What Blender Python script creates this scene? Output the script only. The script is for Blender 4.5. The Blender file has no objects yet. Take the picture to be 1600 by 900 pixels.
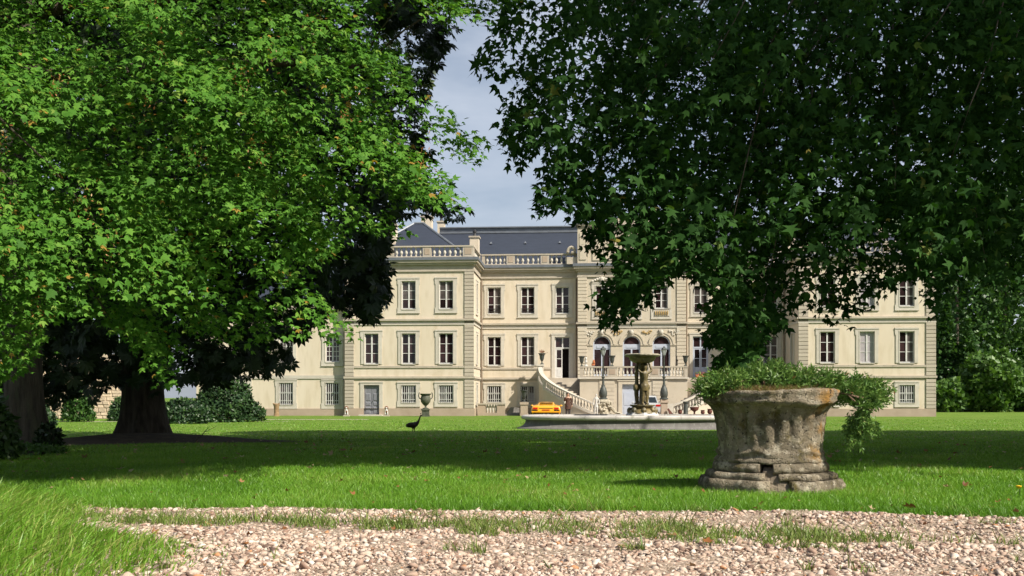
import bpy, math, random
import numpy as np
from mathutils import Vector, Matrix, noise as mnoise

random.seed(11)
rng = np.random.default_rng(11)
S = bpy.context.scene
COL = S.collection
R = math.radians

# ------------------------------------------------------------------ camera, sky, sun, exposure
cam_d = bpy.data.cameras.new('camera')
cam = bpy.data.objects.new('camera', cam_d)
COL.objects.link(cam)
CAMZ = 1.46
cam.location = (0, 0, CAMZ)
cam.rotation_euler = (R(90), 0, 0)
cam_d.sensor_width = 36.0
cam_d.lens = 36.0
cam_d.shift_y = 0.10625
cam_d.clip_end = 3000
S.camera = cam

SUNV = Vector((0.80, -0.62, 1.00)).normalized()
world = bpy.data.worlds.new('World')
S.world = world
world.use_nodes = True
nt = world.node_tree
nt.nodes.clear()
w_out = nt.nodes.new('ShaderNodeOutputWorld')
w_bg = nt.nodes.new('ShaderNodeBackground')
w_sky = nt.nodes.new('ShaderNodeTexSky')
w_sky.sky_type = 'NISHITA'
w_sky.sun_disc = False
w_sky.sun_elevation = math.asin(SUNV.z)
w_sky.sun_rotation = math.atan2(SUNV.x, SUNV.y)
w_sky.air_density = 1.0
w_sky.dust_density = 2.2
w_sky.ozone_density = 1.6
# thin high cloud veil over the whole sky
w_tc = nt.nodes.new('ShaderNodeTexCoord')
w_map = nt.nodes.new('ShaderNodeMapping')
w_map.inputs['Scale'].default_value = (1.6, 1.6, 5.0)
w_no = nt.nodes.new('ShaderNodeTexNoise')
w_no.inputs['Scale'].default_value = 2.2
w_no.inputs['Detail'].default_value = 5
w_no.inputs['Roughness'].default_value = 0.55
w_cr = nt.nodes.new('ShaderNodeValToRGB')
w_cr.color_ramp.elements[0].position = 0.36
w_cr.color_ramp.elements[0].color = (0.22, 0.22, 0.22, 1)
w_cr.color_ramp.elements[1].position = 0.72
w_cr.color_ramp.elements[1].color = (0.88, 0.88, 0.88, 1)
w_mix = nt.nodes.new('ShaderNodeMix')
w_mix.data_type = 'RGBA'
w_mix.inputs[7].default_value = (6.2, 6.75, 7.7, 1)
nt.links.new(w_tc.outputs['Generated'], w_map.inputs['Vector'])
nt.links.new(w_map.outputs[0], w_no.inputs['Vector'])
nt.links.new(w_no.outputs['Fac'], w_cr.inputs['Fac'])
nt.links.new(w_cr.outputs['Color'], w_mix.inputs[0])
nt.links.new(w_sky.outputs[0], w_mix.inputs[6])
nt.links.new(w_mix.outputs[2], w_bg.inputs['Color'])
w_bg.inputs['Strength'].default_value = 0.069
nt.links.new(w_bg.outputs[0], w_out.inputs['Surface'])

sun_d = bpy.data.lights.new('sun', 'SUN')
sun_d.energy = 5.0
sun_d.angle = R(0.55)
sun_d.color = (1.0, 0.93, 0.80)
sun = bpy.data.objects.new('sun', sun_d)
COL.objects.link(sun)
sun.rotation_euler = SUNV.to_track_quat('Z', 'Y').to_euler()

S.view_settings.view_transform = 'Standard'
S.view_settings.look = 'None'
S.view_settings.gamma = 1.0
S.view_settings.exposure = 0.70
S.view_settings.use_curve_mapping = False
S.render.engine = 'CYCLES'
S.cycles.max_bounces = 4
S.cycles.diffuse_bounces = 2
S.cycles.glossy_bounces = 2
S.cycles.transmission_bounces = 3
S.cycles.adaptive_threshold = 0.03
S.cycles.use_denoising = True

# ------------------------------------------------------------------ helpers
def tag(o, label=None, cat=None, group=None, kind=None):
    if label: o['label'] = label
    if cat: o['category'] = cat
    if group: o['group'] = group
    if kind: o['kind'] = kind
    return o

def link(name, mesh, parent=None, loc=(0, 0, 0), rotz=0.0, scale=None):
    o = bpy.data.objects.new(name, mesh)
    COL.objects.link(o)
    if parent is not None: o.parent = parent
    o.location = loc
    if rotz: o.rotation_euler = (0, 0, rotz)
    if scale is not None: o.scale = scale if hasattr(scale, '__len__') else (scale,) * 3
    return o

def empty(name, loc=(0, 0, 0), rotz=0.0, parent=None):
    o = bpy.data.objects.new(name, None)
    o.empty_display_size = 0.2
    COL.objects.link(o)
    o.location = loc
    o.rotation_euler = (0, 0, rotz)
    if parent is not None: o.parent = parent
    return o

class MB:
    def __init__(s): s.v = []; s.f = []
    def add(s, vs, fs):
        b = len(s.v); s.v.extend([tuple(p) for p in vs]); s.f.extend([tuple(i + b for i in f) for f in fs]); return s
    def box(s, x0, x1, y0, y1, z0, z1):
        return s.add([(x0, y0, z0), (x1, y0, z0), (x1, y1, z0), (x0, y1, z0), (x0, y0, z1), (x1, y0, z1), (x1, y1, z1), (x0, y1, z1)],
              [(0, 3, 2, 1), (4, 5, 6, 7), (0, 1, 5, 4), (1, 2, 6, 5), (2, 3, 7, 6), (3, 0, 4, 7)])
    def hexa(s, bot, top):
        return s.add(list(bot) + list(top), [(3, 2, 1, 0), (4, 5, 6, 7), (0, 1, 5, 4), (1, 2, 6, 5), (2, 3, 7, 6), (3, 0, 4, 7)])
    def quad(s, a, b, c, d): return s.add([a, b, c, d], [(0, 1, 2, 3)])
    def lathe(s, prof, n=20, cx=0, cy=0, z0=0, a0=0.0, a1=2 * math.pi, sx=1.0, sy=1.0, cap=True):
        full = abs(a1 - a0 - 2 * math.pi) < 1e-6
        m = n if full else n + 1
        vs = []; fs = []
        for (r, z) in prof:
            for i in range(m):
                t = a0 + (a1 - a0) * i / n
                vs.append((cx + sx * r * math.cos(t), cy + sy * r * math.sin(t), z0 + z))
        k = len(prof)
        for j in range(k - 1):
            for i in range(n):
                i2 = (i + 1) % m
                fs.append((j * m + i, j * m + i2, (j + 1) * m + i2, (j + 1) * m + i))
        if cap and full:
            fs.append(tuple(range(m - 1, -1, -1))); fs.append(tuple((k - 1) * m + i for i in range(m)))
        return s.add(vs, fs)
    def tube(s, pts, rad, n=8, cap=True):
        pts = [Vector(p) for p in pts]
        if not hasattr(rad, '__len__'): rad = [rad] * len(pts)
        vs = []; fs = []
        for i, p in enumerate(pts):
            d = (pts[min(i + 1, len(pts) - 1)] - pts[max(i - 1, 0)])
            if d.length < 1e-9: d = Vector((0, 0, 1))
            d.normalize()
            ref = Vector((0, 0, 1)) if abs(d.z) < 0.9 else Vector((1, 0, 0))
            a = d.cross(ref).normalized(); b = d.cross(a).normalized()
            for k in range(n):
                t = 2 * math.pi * k / n
                vs.append(p + (a * math.cos(t) + b * math.sin(t)) * rad[i])
        for i in range(len(pts) - 1):
            for k in range(n):
                k2 = (k + 1) % n
                fs.append((i * n + k, i * n + k2, (i + 1) * n + k2, (i + 1) * n + k))
        if cap:
            fs.append(tuple(range(n - 1, -1, -1))); fs.append(tuple((len(pts) - 1) * n + k for k in range(n)))
        return s.add(vs, fs)
    def sphere(s, c, r, n=10, m=7):
        prof = []
        sc = r if hasattr(r, '__len__') else (r, r, r)
        for j in range(m + 1):
            t = -math.pi / 2 + math.pi * j / m
            prof.append((max(0.02, math.cos(t)), math.sin(t)))
        b = len(s.v)
        s.lathe(prof, n)
        for i in range(b, len(s.v)):
            x, y, z = s.v[i]; s.v[i] = (c[0] + x * sc[0], c[1] + y * sc[1], c[2] + z * sc[2])
        return s
    def loft(s, secs, close_ring=True, cap=True):
        """secs: list of rings (same length) of 3D points"""
        m = len(secs[0]); vs = [p for r in secs for p in r]; fs = []
        for j in range(len(secs) - 1):
            for i in range(m if close_ring else m - 1):
                i2 = (i + 1) % m
                fs.append((j * m + i, j * m + i2, (j + 1) * m + i2, (j + 1) * m + i))
        if cap:
            fs.append(tuple(range(m - 1, -1, -1))); fs.append(tuple((len(secs) - 1) * m + i for i in range(m)))
        return s.add(vs, fs)
    def mesh(s, name, m, smooth=False):
        me = bpy.data.meshes.new(name)
        me.from_pydata(s.v, [], s.f)
        me.validate(); me.update()
        if m is not None: me.materials.append(m)
        if smooth:
            me.polygons.foreach_set('use_smooth', [True] * len(me.polygons))
            if smooth != 'all':
                try: me.set_sharp_from_angle(angle=R(40))
                except Exception: pass
        return me
    def build(s, name, m, parent=None, loc=(0, 0, 0), rotz=0.0, smooth=False):
        return link(name, s.mesh(name, m, smooth), parent, loc, rotz)

def np_mesh(name, V, F, mt, tint=None, smooth=False):
    V = np.asarray(V, dtype=np.float32).reshape(-1, 3); F = np.asarray(F, dtype=np.int32)
    k = F.shape[1]; n = F.shape[0]
    me = bpy.data.meshes.new(name)
    me.vertices.add(len(V)); me.vertices.foreach_set('co', V.ravel())
    me.loops.add(n * k); me.loops.foreach_set('vertex_index', F.ravel())
    me.polygons.add(n)
    me.polygons.foreach_set('loop_start', np.arange(0, n * k, k, dtype=np.int32))
    try: me.polygons.foreach_set('loop_total', np.full(n, k, dtype=np.int32))
    except Exception: pass
    if smooth: me.polygons.foreach_set('use_smooth', np.ones(n, dtype=bool))
    if tint is not None:
        at = me.attributes.new('tint', 'FLOAT', 'FACE')
        at.data.foreach_set('value', np.asarray(tint, dtype=np.float32))
    me.materials.append(mt)
    me.update(calc_edges=True)
    return me

def scatter_mesh(name, TV, TF, P, ROT, SC, tint, mt, smooth=False):
    """copies of a template (nv,3)/(nf,3) at P (N,3) with rotation matrices (N,3,3) and scale (N,) or (N,3)"""
    TV = np.asarray(TV, float); TF = np.asarray(TF, int)
    N = len(P); SC = np.asarray(SC, float)
    if SC.ndim == 1: SC = SC[:, None]
    loc = TV[None, :, :] * SC[:, None, :]
    V = np.einsum('nij,nkj->nki', ROT, loc) + P[:, None, :]
    F = (TF[None, :, :] + (np.arange(N) * len(TV))[:, None, None]).reshape(-1, TF.shape[1])
    t = np.repeat(tint, len(TF)) if tint is not None else None
    return np_mesh(name, V.reshape(-1, 3), F, mt, t, smooth)

def nrm(a): return a / np.maximum(np.linalg.norm(a, axis=-1, keepdims=True), 1e-9)

def proj(P):
    P = np.asarray(P, float)
    y = np.maximum(P[:, 1], 0.05)
    return 800 + 1600 * P[:, 0] / y, 620 - 1600 * (P[:, 2] - CAMZ) / y

def unproj(px, py, d):
    return np.stack([(px - 800) / 1600 * d, d, CAMZ + (620 - py) / 1600 * d], axis=-1)

def inpoly(px, py, poly):
    ins = np.zeros(len(px), bool)
    n = len(poly)
    for i in range(n):
        x1, y1 = poly[i]; x2, y2 = poly[(i + 1) % n]
        c = ((y1 > py) != (y2 > py)) & (px < (x2 - x1) * (py - y1) / (y2 - y1 + 1e-12) + x1)
        ins ^= c
    return ins

def sstep(t):
    t = np.clip(t, 0, 1); return t * t * (3 - 2 * t)

def gz(x, y):
    """height of the ground: the garden falls gently from the drive to the house"""
    y = np.asarray(y, float); x = np.asarray(x, float)
    return 0.60 * (1 - sstep((y - 9.5) / 32.5)) + 0.012 * np.sin(x * 0.9 + y * 0.35) * (y < 60) * (y > 9)
def gz1(x, y): return float(gz(np.array([x]), np.array([y]))[0])

# ------------------------------------------------------------------ materials
def mat(name, col, rough=0.8, col2=None, nscale=3.0, lo=0.35, hi=0.65, bump=0.0, bscale=20.0, metal=0.0, spec=0.3, rnd=0.0, coat=0.0,
        col3=None, n3=8.0, lo3=0.6, hi3=0.7, coord='Object', stretch=None, detail=6.0):
    m = bpy.data.materials.new(name); m.use_nodes = True
    t = m.node_tree; b = t.nodes['Principled BSDF']
    b.inputs['Roughness'].default_value = rough
    b.inputs['Metallic'].default_value = metal
    b.inputs['Specular IOR Level'].default_value = spec
    if coat: b.inputs['Coat Weight'].default_value = coat
    b.inputs['Base Color'].default_value = (*col, 1)
    tc = t.nodes.new('ShaderNodeTexCoord')
    vec = tc.outputs[coord]
    if stretch:
        mp = t.nodes.new('ShaderNodeMapping'); mp.inputs['Scale'].default_value = stretch
        t.links.new(vec, mp.inputs['Vector']); vec = mp.outputs[0]
    last = None
    def layer(base_out, base_col, c2, sc, l, h):
        n = t.nodes.new('ShaderNodeTexNoise'); n.inputs['Scale'].default_value = sc; n.inputs['Detail'].default_value = detail
        t.links.new(vec, n.inputs['Vector'])
        mr = t.nodes.new('ShaderNodeMapRange'); mr.inputs[1].default_value = l; mr.inputs[2].default_value = h
        t.links.new(n.outputs['Fac'], mr.inputs[0])
        mx = t.nodes.new('ShaderNodeMix'); mx.data_type = 'RGBA'
        t.links.new(mr.outputs[0], mx.inputs[0])
        if base_out is not None: t.links.new(base_out, mx.inputs[6])
        else: mx.inputs[6].default_value = (*base_col, 1)
        mx.inputs[7].default_value = (*c2, 1)
        return mx.outputs[2]
    if col2: last = layer(None, col, col2, nscale, lo, hi)
    if col3: last = layer(last, col, col3, n3, lo3, hi3)
    if rnd:
        oi = t.nodes.new('ShaderNodeObjectInfo')
        mr = t.nodes.new('ShaderNodeMapRange'); mr.inputs[3].default_value = 1 - rnd; mr.inputs[4].default_value = 1 + rnd
        t.links.new(oi.outputs['Random'], mr.inputs[0])
        hs = t.nodes.new('ShaderNodeHueSaturation')
        t.links.new(mr.outputs[0], hs.inputs['Value'])
        if last is not None: t.links.new(last, hs.inputs['Color'])
        else: hs.inputs['Color'].default_value = (*col, 1)
        last = hs.outputs[0]
    if last is not None: t.links.new(last, b.inputs['Base Color'])
    if bump:
        n = t.nodes.new('ShaderNodeTexNoise'); n.inputs['Scale'].default_value = bscale; n.inputs['Detail'].default_value = 8
        t.links.new(vec, n.inputs['Vector'])
        bp = t.nodes.new('ShaderNodeBump'); bp.inputs['Strength'].default_value = bump; bp.inputs['Distance'].default_value = 0.05
        t.links.new(n.outputs['Fac'], bp.inputs['Height']); t.links.new(bp.outputs[0], b.inputs['Normal'])
    return m

def leafmat(name, stops, trans=0.35, tcol=None, rough=0.45, spec=0.35):
    """foliage: colour by the per-leaf value 'tint', part of the light passes through the blade"""
    m = bpy.data.materials.new(name); m.use_nodes = True
    t = m.node_tree; b = t.nodes['Principled BSDF']; out = t.nodes['Material Output']
    at = t.nodes.new('ShaderNodeAttribute'); at.attribute_name = 'tint'
    cr = t.nodes.new('ShaderNodeValToRGB')
    el = cr.color_ramp.elements
    while len(el) < len(stops): el.new(0.5)
    for e, (p, c) in zip(el, stops): e.position = p; e.color = (*c, 1)
    t.links.new(at.outputs['Fac'], cr.inputs['Fac'])
    t.links.new(cr.outputs[0], b.inputs['Base Color'])
    b.inputs['Roughness'].default_value = rough; b.inputs['Specular IOR Level'].default_value = spec
    if trans > 0:
        tr = t.nodes.new('ShaderNodeBsdfTranslucent')
        mx = t.nodes.new('ShaderNodeMixShader'); mx.inputs[0].default_value = trans
        if tcol:
            mm = t.nodes.new('ShaderNodeMix'); mm.data_type = 'RGBA'; mm.blend_type = 'MULTIPLY'; mm.inputs[0].default_value = 1
            t.links.new(cr.outputs[0], mm.inputs[6]); mm.inputs[7].default_value = (*tcol, 1)
            t.links.new(mm.outputs[2], tr.inputs['Color'])
        else: t.links.new(cr.outputs[0], tr.inputs['Color'])
        t.links.new(b.outputs[0], mx.inputs[1]); t.links.new(tr.outputs[0], mx.inputs[2])
        t.links.new(mx.outputs[0], out.inputs['Surface'])
    return m

STUCCO = mat('stucco', (0.595, 0.52, 0.42), 0.9, (0.555, 0.475, 0.37), 0.7, 0.3, 0.7, 0.06, 60, col3=(0.47, 0.395, 0.285), n3=1.6, lo3=0.48, hi3=0.82, stretch=(1.6, 1.6, 0.35))
STONE = mat('dressed_stone', (0.42, 0.37, 0.305), 0.9, (0.36, 0.315, 0.255), 2.0, 0.35, 0.7, 0.10, 40, rnd=0.07, col3=(0.23, 0.205, 0.17), n3=6, lo3=0.62, hi3=0.78)
STONEW = mat('pale_stone', (0.50, 0.465, 0.405), 0.9, (0.44, 0.40, 0.345), 2.5, 0.35, 0.7, 0.10, 40, rnd=0.05)
STONEP = mat('pink_stone', (0.38, 0.30, 0.235), 0.9, (0.32, 0.25, 0.19), 1.2, 0.35, 0.7, 0.15, 25, col3=(0.34, 0.27, 0.21), n3=3.5, lo3=0.6, hi3=0.75)
PAVST = mat('pavilion_stone', (0.50, 0.44, 0.355), 0.9, (0.45, 0.39, 0.305), 1.1, 0.3, 0.7, 0.08, 40, col3=(0.37, 0.315, 0.245), n3=4, lo3=0.6, hi3=0.78)
OCHRE = mat('ochre_stone', (0.42, 0.29, 0.13), 0.9, (0.34, 0.24, 0.11), 3)
SLATE = mat('slate', (0.026, 0.033, 0.052), 0.62, (0.020, 0.026, 0.041), 1.5, 0.3, 0.7, 0.15, 14, spec=0.4, stretch=(1, 1, 6))
ZINC = mat('zinc', (0.17, 0.185, 0.21), 0.5, (0.13, 0.14, 0.16), 2.0, 0.3, 0.7, metal=0.3, spec=0.4)
WHITEP = mat('white_paint', (0.58, 0.57, 0.56), 0.55, (0.50, 0.49, 0.47), 4.0, rnd=0.05)
BLUEP = mat('blue_white_paint', (0.43, 0.46, 0.54), 0.55, (0.38, 0.41, 0.49), 4.0)
DOORG = mat('weathered_grey_door', (0.19, 0.195, 0.22), 0.7, (0.15, 0.15, 0.175), 5.0, bump=0.1, stretch=(4, 4, 1))
GLASS = mat('window_glass', (0.022, 0.013, 0.014), 0.06, (0.035, 0.018, 0.02), 0.8, 0.4, 0.6, spec=0.5, rnd=0.6)
BLIND = mat('drawn_blind', (0.36, 0.33, 0.35), 0.35, (0.31, 0.285, 0.31), 3.0, spec=0.4)
GLASSC = mat('curtained_glass', (0.10, 0.085, 0.08), 0.12, (0.05, 0.04, 0.04), 2.0, spec=0.5, rnd=0.3)
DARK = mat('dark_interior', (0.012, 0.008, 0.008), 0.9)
IRONW = mat('pale_iron', (0.52, 0.52, 0.50), 0.6)
IRON = mat('black_iron', (0.02, 0.02, 0.022), 0.5, spec=0.5)
CASTG = mat('cast_iron_grey_green', (0.060, 0.068, 0.060), 0.55, (0.035, 0.04, 0.038), 8.0, spec=0.5)
PIPE = mat('rain_pipe', (0.20, 0.15, 0.11), 0.6)
BRONZE = mat('aged_bronze', (0.20, 0.145, 0.055), 0.5, (0.07, 0.06, 0.03), 4.0, 0.35, 0.65, 0.2, 15, spec=0.5, col3=(0.23, 0.19, 0.11), n3=9, lo3=0.58, hi3=0.7)
GREENV = mat('green_bronze', (0.10, 0.105, 0.075), 0.6, (0.055, 0.06, 0.045), 5.0, bump=0.2, bscale=20)
TERRA = mat('terracotta', (0.42, 0.14, 0.06), 0.8)
MARBLE = mat('white_marble', (0.56, 0.545, 0.52), 0.6, (0.44, 0.42, 0.40), 6.0)
DARKST = mat('dark_figurine', (0.05, 0.042, 0.035), 0.6)
BASIN = mat('basin_stone', (0.17, 0.16, 0.155), 0.85, (0.12, 0.112, 0.108), 1.5, 0.3, 0.7, 0.15, 20, col3=(0.25, 0.24, 0.23), n3=5, lo3=0.58, hi3=0.75, stretch=(3, 3, 0.6))
BASINR = mat('basin_rim_stone', (0.55, 0.515, 0.495), 0.8, (0.42, 0.39, 0.37), 1.4, 0.35, 0.65, 0.12, 20, col3=(0.26, 0.25, 0.20), n3=3.0, lo3=0.58, hi3=0.75)
ROCKW = mat('pale_rockwork', (0.46, 0.41, 0.32), 0.9, (0.25, 0.22, 0.17), 7.0, bump=0.4, bscale=12)
BARK = mat('bark', (0.085, 0.070, 0.052), 0.95, (0.034, 0.028, 0.021), 3.0, 0.35, 0.65, 0.9, 9, stretch=(3, 3, 0.6), col3=(0.085, 0.095, 0.05), n3=1.2, lo3=0.6, hi3=0.75)
BARK2 = mat('plane_bark', (0.10, 0.088, 0.066), 0.95, (0.05, 0.042, 0.03), 2.0, 0.4, 0.6, 0.5, 8)
SOIL = mat('bare_soil', (0.050, 0.036, 0.024), 1.0, (0.085, 0.065, 0.036), 5.0, 0.4, 0.65, 0.6, 25)
LAWN = mat('lawn', (0.105, 0.180, 0.024), 0.95, (0.075, 0.140, 0.018), 0.8, 0.38, 0.62, 0.6, 30, spec=0.1, col3=(0.170, 0.215, 0.050), n3=2.4, lo3=0.50, hi3=0.68, stretch=(0.22, 1.3, 1.0), detail=10.0)
GRAV = mat('gravel_bed', (0.34, 0.255, 0.195), 0.95, (0.20, 0.145, 0.10), 6.0, 0.35, 0.65, 0.8, 40, col3=(0.46, 0.38, 0.31), n3=60, lo3=0.52, hi3=0.62)

# ------------------------------------------------------------------ ground
xs = np.concatenate([[-700, -300, -150, -80], np.linspace(-50, 60, 70), [90, 160, 300, 700]])
ys = np.concatenate([[-120, -40, -12, -4], np.linspace(0, 50, 90), np.linspace(54, 110, 16), [150, 250, 450, 1200]])
GX, GY = np.meshgrid(xs, ys)
GZ = gz(GX, GY)
V = np.stack([GX, GY, GZ], -1).reshape(-1, 3)
nx = len(xs)
ii, jj = np.meshgrid(np.arange(nx - 1), np.arange(len(ys) - 1))
b0 = (jj * nx + ii).ravel()
F = np.stack([b0, b0 + 1, b0 + nx + 1, b0 + nx], -1)
lawn = link('lawn', np_mesh('lawn', V, F, LAWN, smooth=True))
tag(lawn, 'wide green lawn running from the gravel drive to the house', kind='structure')

def edge_far(x):            # far edge of the gravel drive
    return 7.62 - 0.075 * x + 0.06 * np.sin(x * 1.3) + 0.05 * np.sin(x * 3.1 + 1)
def edge_bank(y):           # grassy bank on the left of the drive: lies at x below this
    return np.interp(y, [2.0, 4.6, 5.2, 5.75, 6.3, 7.0, 8.4], [-1.75, -1.85, -1.75, -1.75, -2.55, -2.85, -3.5])
px_ = np.linspace(-14, 14, 60)
mb = MB()
rows = 26
vs = []
for j in range(rows):
    for x in px_:
        y = -3 + (float(edge_far(x)) + 0.05 + 3) * j / (rows - 1)
        vs.append((x, y, gz1(x, y) + 0.012 + 0.010 * math.sin(x * 2.1 + y * 3) + 0.006 * math.sin(x * 5 + y * 7)))
fs = []
for j in range(rows - 1):
    for i in range(len(px_) - 1):
        a = j * len(px_) + i; fs.append((a, a + 1, a + len(px_) + 1, a + len(px_)))
mb.add(vs, fs)
drive = mb.build('gravel_drive', GRAV, smooth='all')
tag(drive, 'pale gravel drive crossing the foreground', kind='structure')

def strip(name, x0, x1, y0, y1, label):
    m_ = MB(); n = 24; vs = []; fs = []
    for i in range(n + 1):
        x = x0 + (x1 - x0) * i / n; w = 0.06 * math.sin(i * 1.7)
        vs += [(x, y0 + w, gz1(x, y0) + 0.008), (x, y1 + w * 0.5, gz1(x, y1) + 0.008)]
    for i in range(n): fs.append((2 * i, 2 * i + 2, 2 * i + 3, 2 * i + 1))
    m_.add(vs, fs)
    return tag(m_.build(name, PALEG, smooth=True), label, kind='structure')
PALEG = mat('pale_gravel', (0.36, 0.32, 0.25), 0.95, (0.29, 0.25, 0.19), 6.0, bump=0.3, bscale=30)
strip('path', -23.0, -9.2, 65.0, 66.2, 'thin pale gravel path along the left wing')
strip('path', -27.0, -13.0, 59.5, 60.3, 'short pale path strip by the clipped yew')
m_ = MB(); m_.quad((1.6, 63.5, 0.006), (15.5, 62.6, 0.006), (19, 80, 0.006), (2.4, 81, 0.006))
tag(m_.build('forecourt', PALEG), 'pale gravel forecourt at the foot of the staircase', kind='structure')

# ------------------------------------------------------------------ the chateau (own axes: x along the front, -y towards the lawn)
ANG = 0.070
CH = empty('chateau', (9.55, 82.0, 0.0), -ANG)
tag(CH, 'cream three storey chateau with grey stone trim, slate roof and curved double staircase', 'chateau')
ZP, ZS0, ZS1, ZB0, ZB1, ZT0, ZT1, ZW = 0.58, 2.86, 3.02, 3.66, 3.82, 6.95, 7.40, 11.0
ZF, ZC, ZR = 11.5, 12.06, 12.96
TER = 2.95

FRONT = lambda v0: (lambda a, z, d: (a, v0 + d, z))              # d runs into the wall
def SIDE(u0, sgn):                                                # wall in the v-z plane, facing sgn*u
    return lambda a, z, d: (u0 - sgn * d, a, z)

def wall_faces(mb, a0, a1, z0, z1, T, holes=(), arches=(), rev=0.22, flip=False):
    A = sorted(set([a0, a1] + [h[0] for h in holes] + [h[1] for h in holes] + [h[0] for h in arches] + [h[1] for h in arches]))
    tops = [h[3] + (h[1] - h[0]) / 2 for h in arches]
    Z = sorted(set([z0, z1] + [h[2] for h in holes] + [h[3] for h in holes] + [h[2] for h in arches] + tops))
    A = [a for a in A if a0 - 1e-6 <= a <= a1 + 1e-6]; Z = [z for z in Z if z0 - 1e-6 <= z <= z1 + 1e-6]
    def q(p): mb.quad(*(p[::-1] if flip else p))
    for i in range(len(A) - 1):
        for j in range(len(Z) - 1):
            ca, cz = (A[i] + A[i + 1]) / 2, (Z[j] + Z[j + 1]) / 2
            if any(h[0] < ca < h[1] and h[2] < cz < h[3] for h in holes): continue
            if any(h[0] < ca < h[1] and h[2] < cz < t for h, t in zip(arches, tops)): continue
            q([T(A[i], Z[j], 0), T(A[i + 1], Z[j], 0), T(A[i + 1], Z[j + 1], 0), T(A[i], Z[j + 1], 0)])
    for h in holes:
        l, r, b, t = h[:4]
        q([T(l, b, 0), T(l, t, 0), T(l, t, rev), T(l, b, rev)][::-1]); q([T(r, b, rev), T(r, t, rev), T(r, t, 0), T(r, b, 0)][::-1])
        q([T(l, t, 0), T(r, t, 0), T(r, t, rev), T(l, t, rev)][::-1]); q([T(l, b, rev), T(r, b, rev), T(r, b, 0), T(l, b, 0)][::-1])
    for h, t in zip(arches, tops):
        l, r, b, sp = h[:4]; c = (l + r) / 2; rad = (r - l) / 2; n = 14
        pts = [(c - rad * math.cos(math.pi * k / n), sp + rad * math.sin(math.pi * k / n)) for k in range(n + 1)]
        for k in range(n):
            (xa, za), (xb, zb) = pts[k], pts[k + 1]
            q([T(xa, za, 0), T(xb, zb, 0), T(xb, t, 0), T(xa, t, 0)])
            q([T(xa, za, rev), T(xb, zb, rev), T(xb, zb, 0), T(xa, za, 0)])
        q([T(l, b, 0), T(l, sp, 0), T(l, sp, rev), T(l, b, rev)][::-1]); q([T(r, b, rev), T(r, sp, rev), T(r, sp, 0), T(r, b, 0)][::-1])

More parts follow.
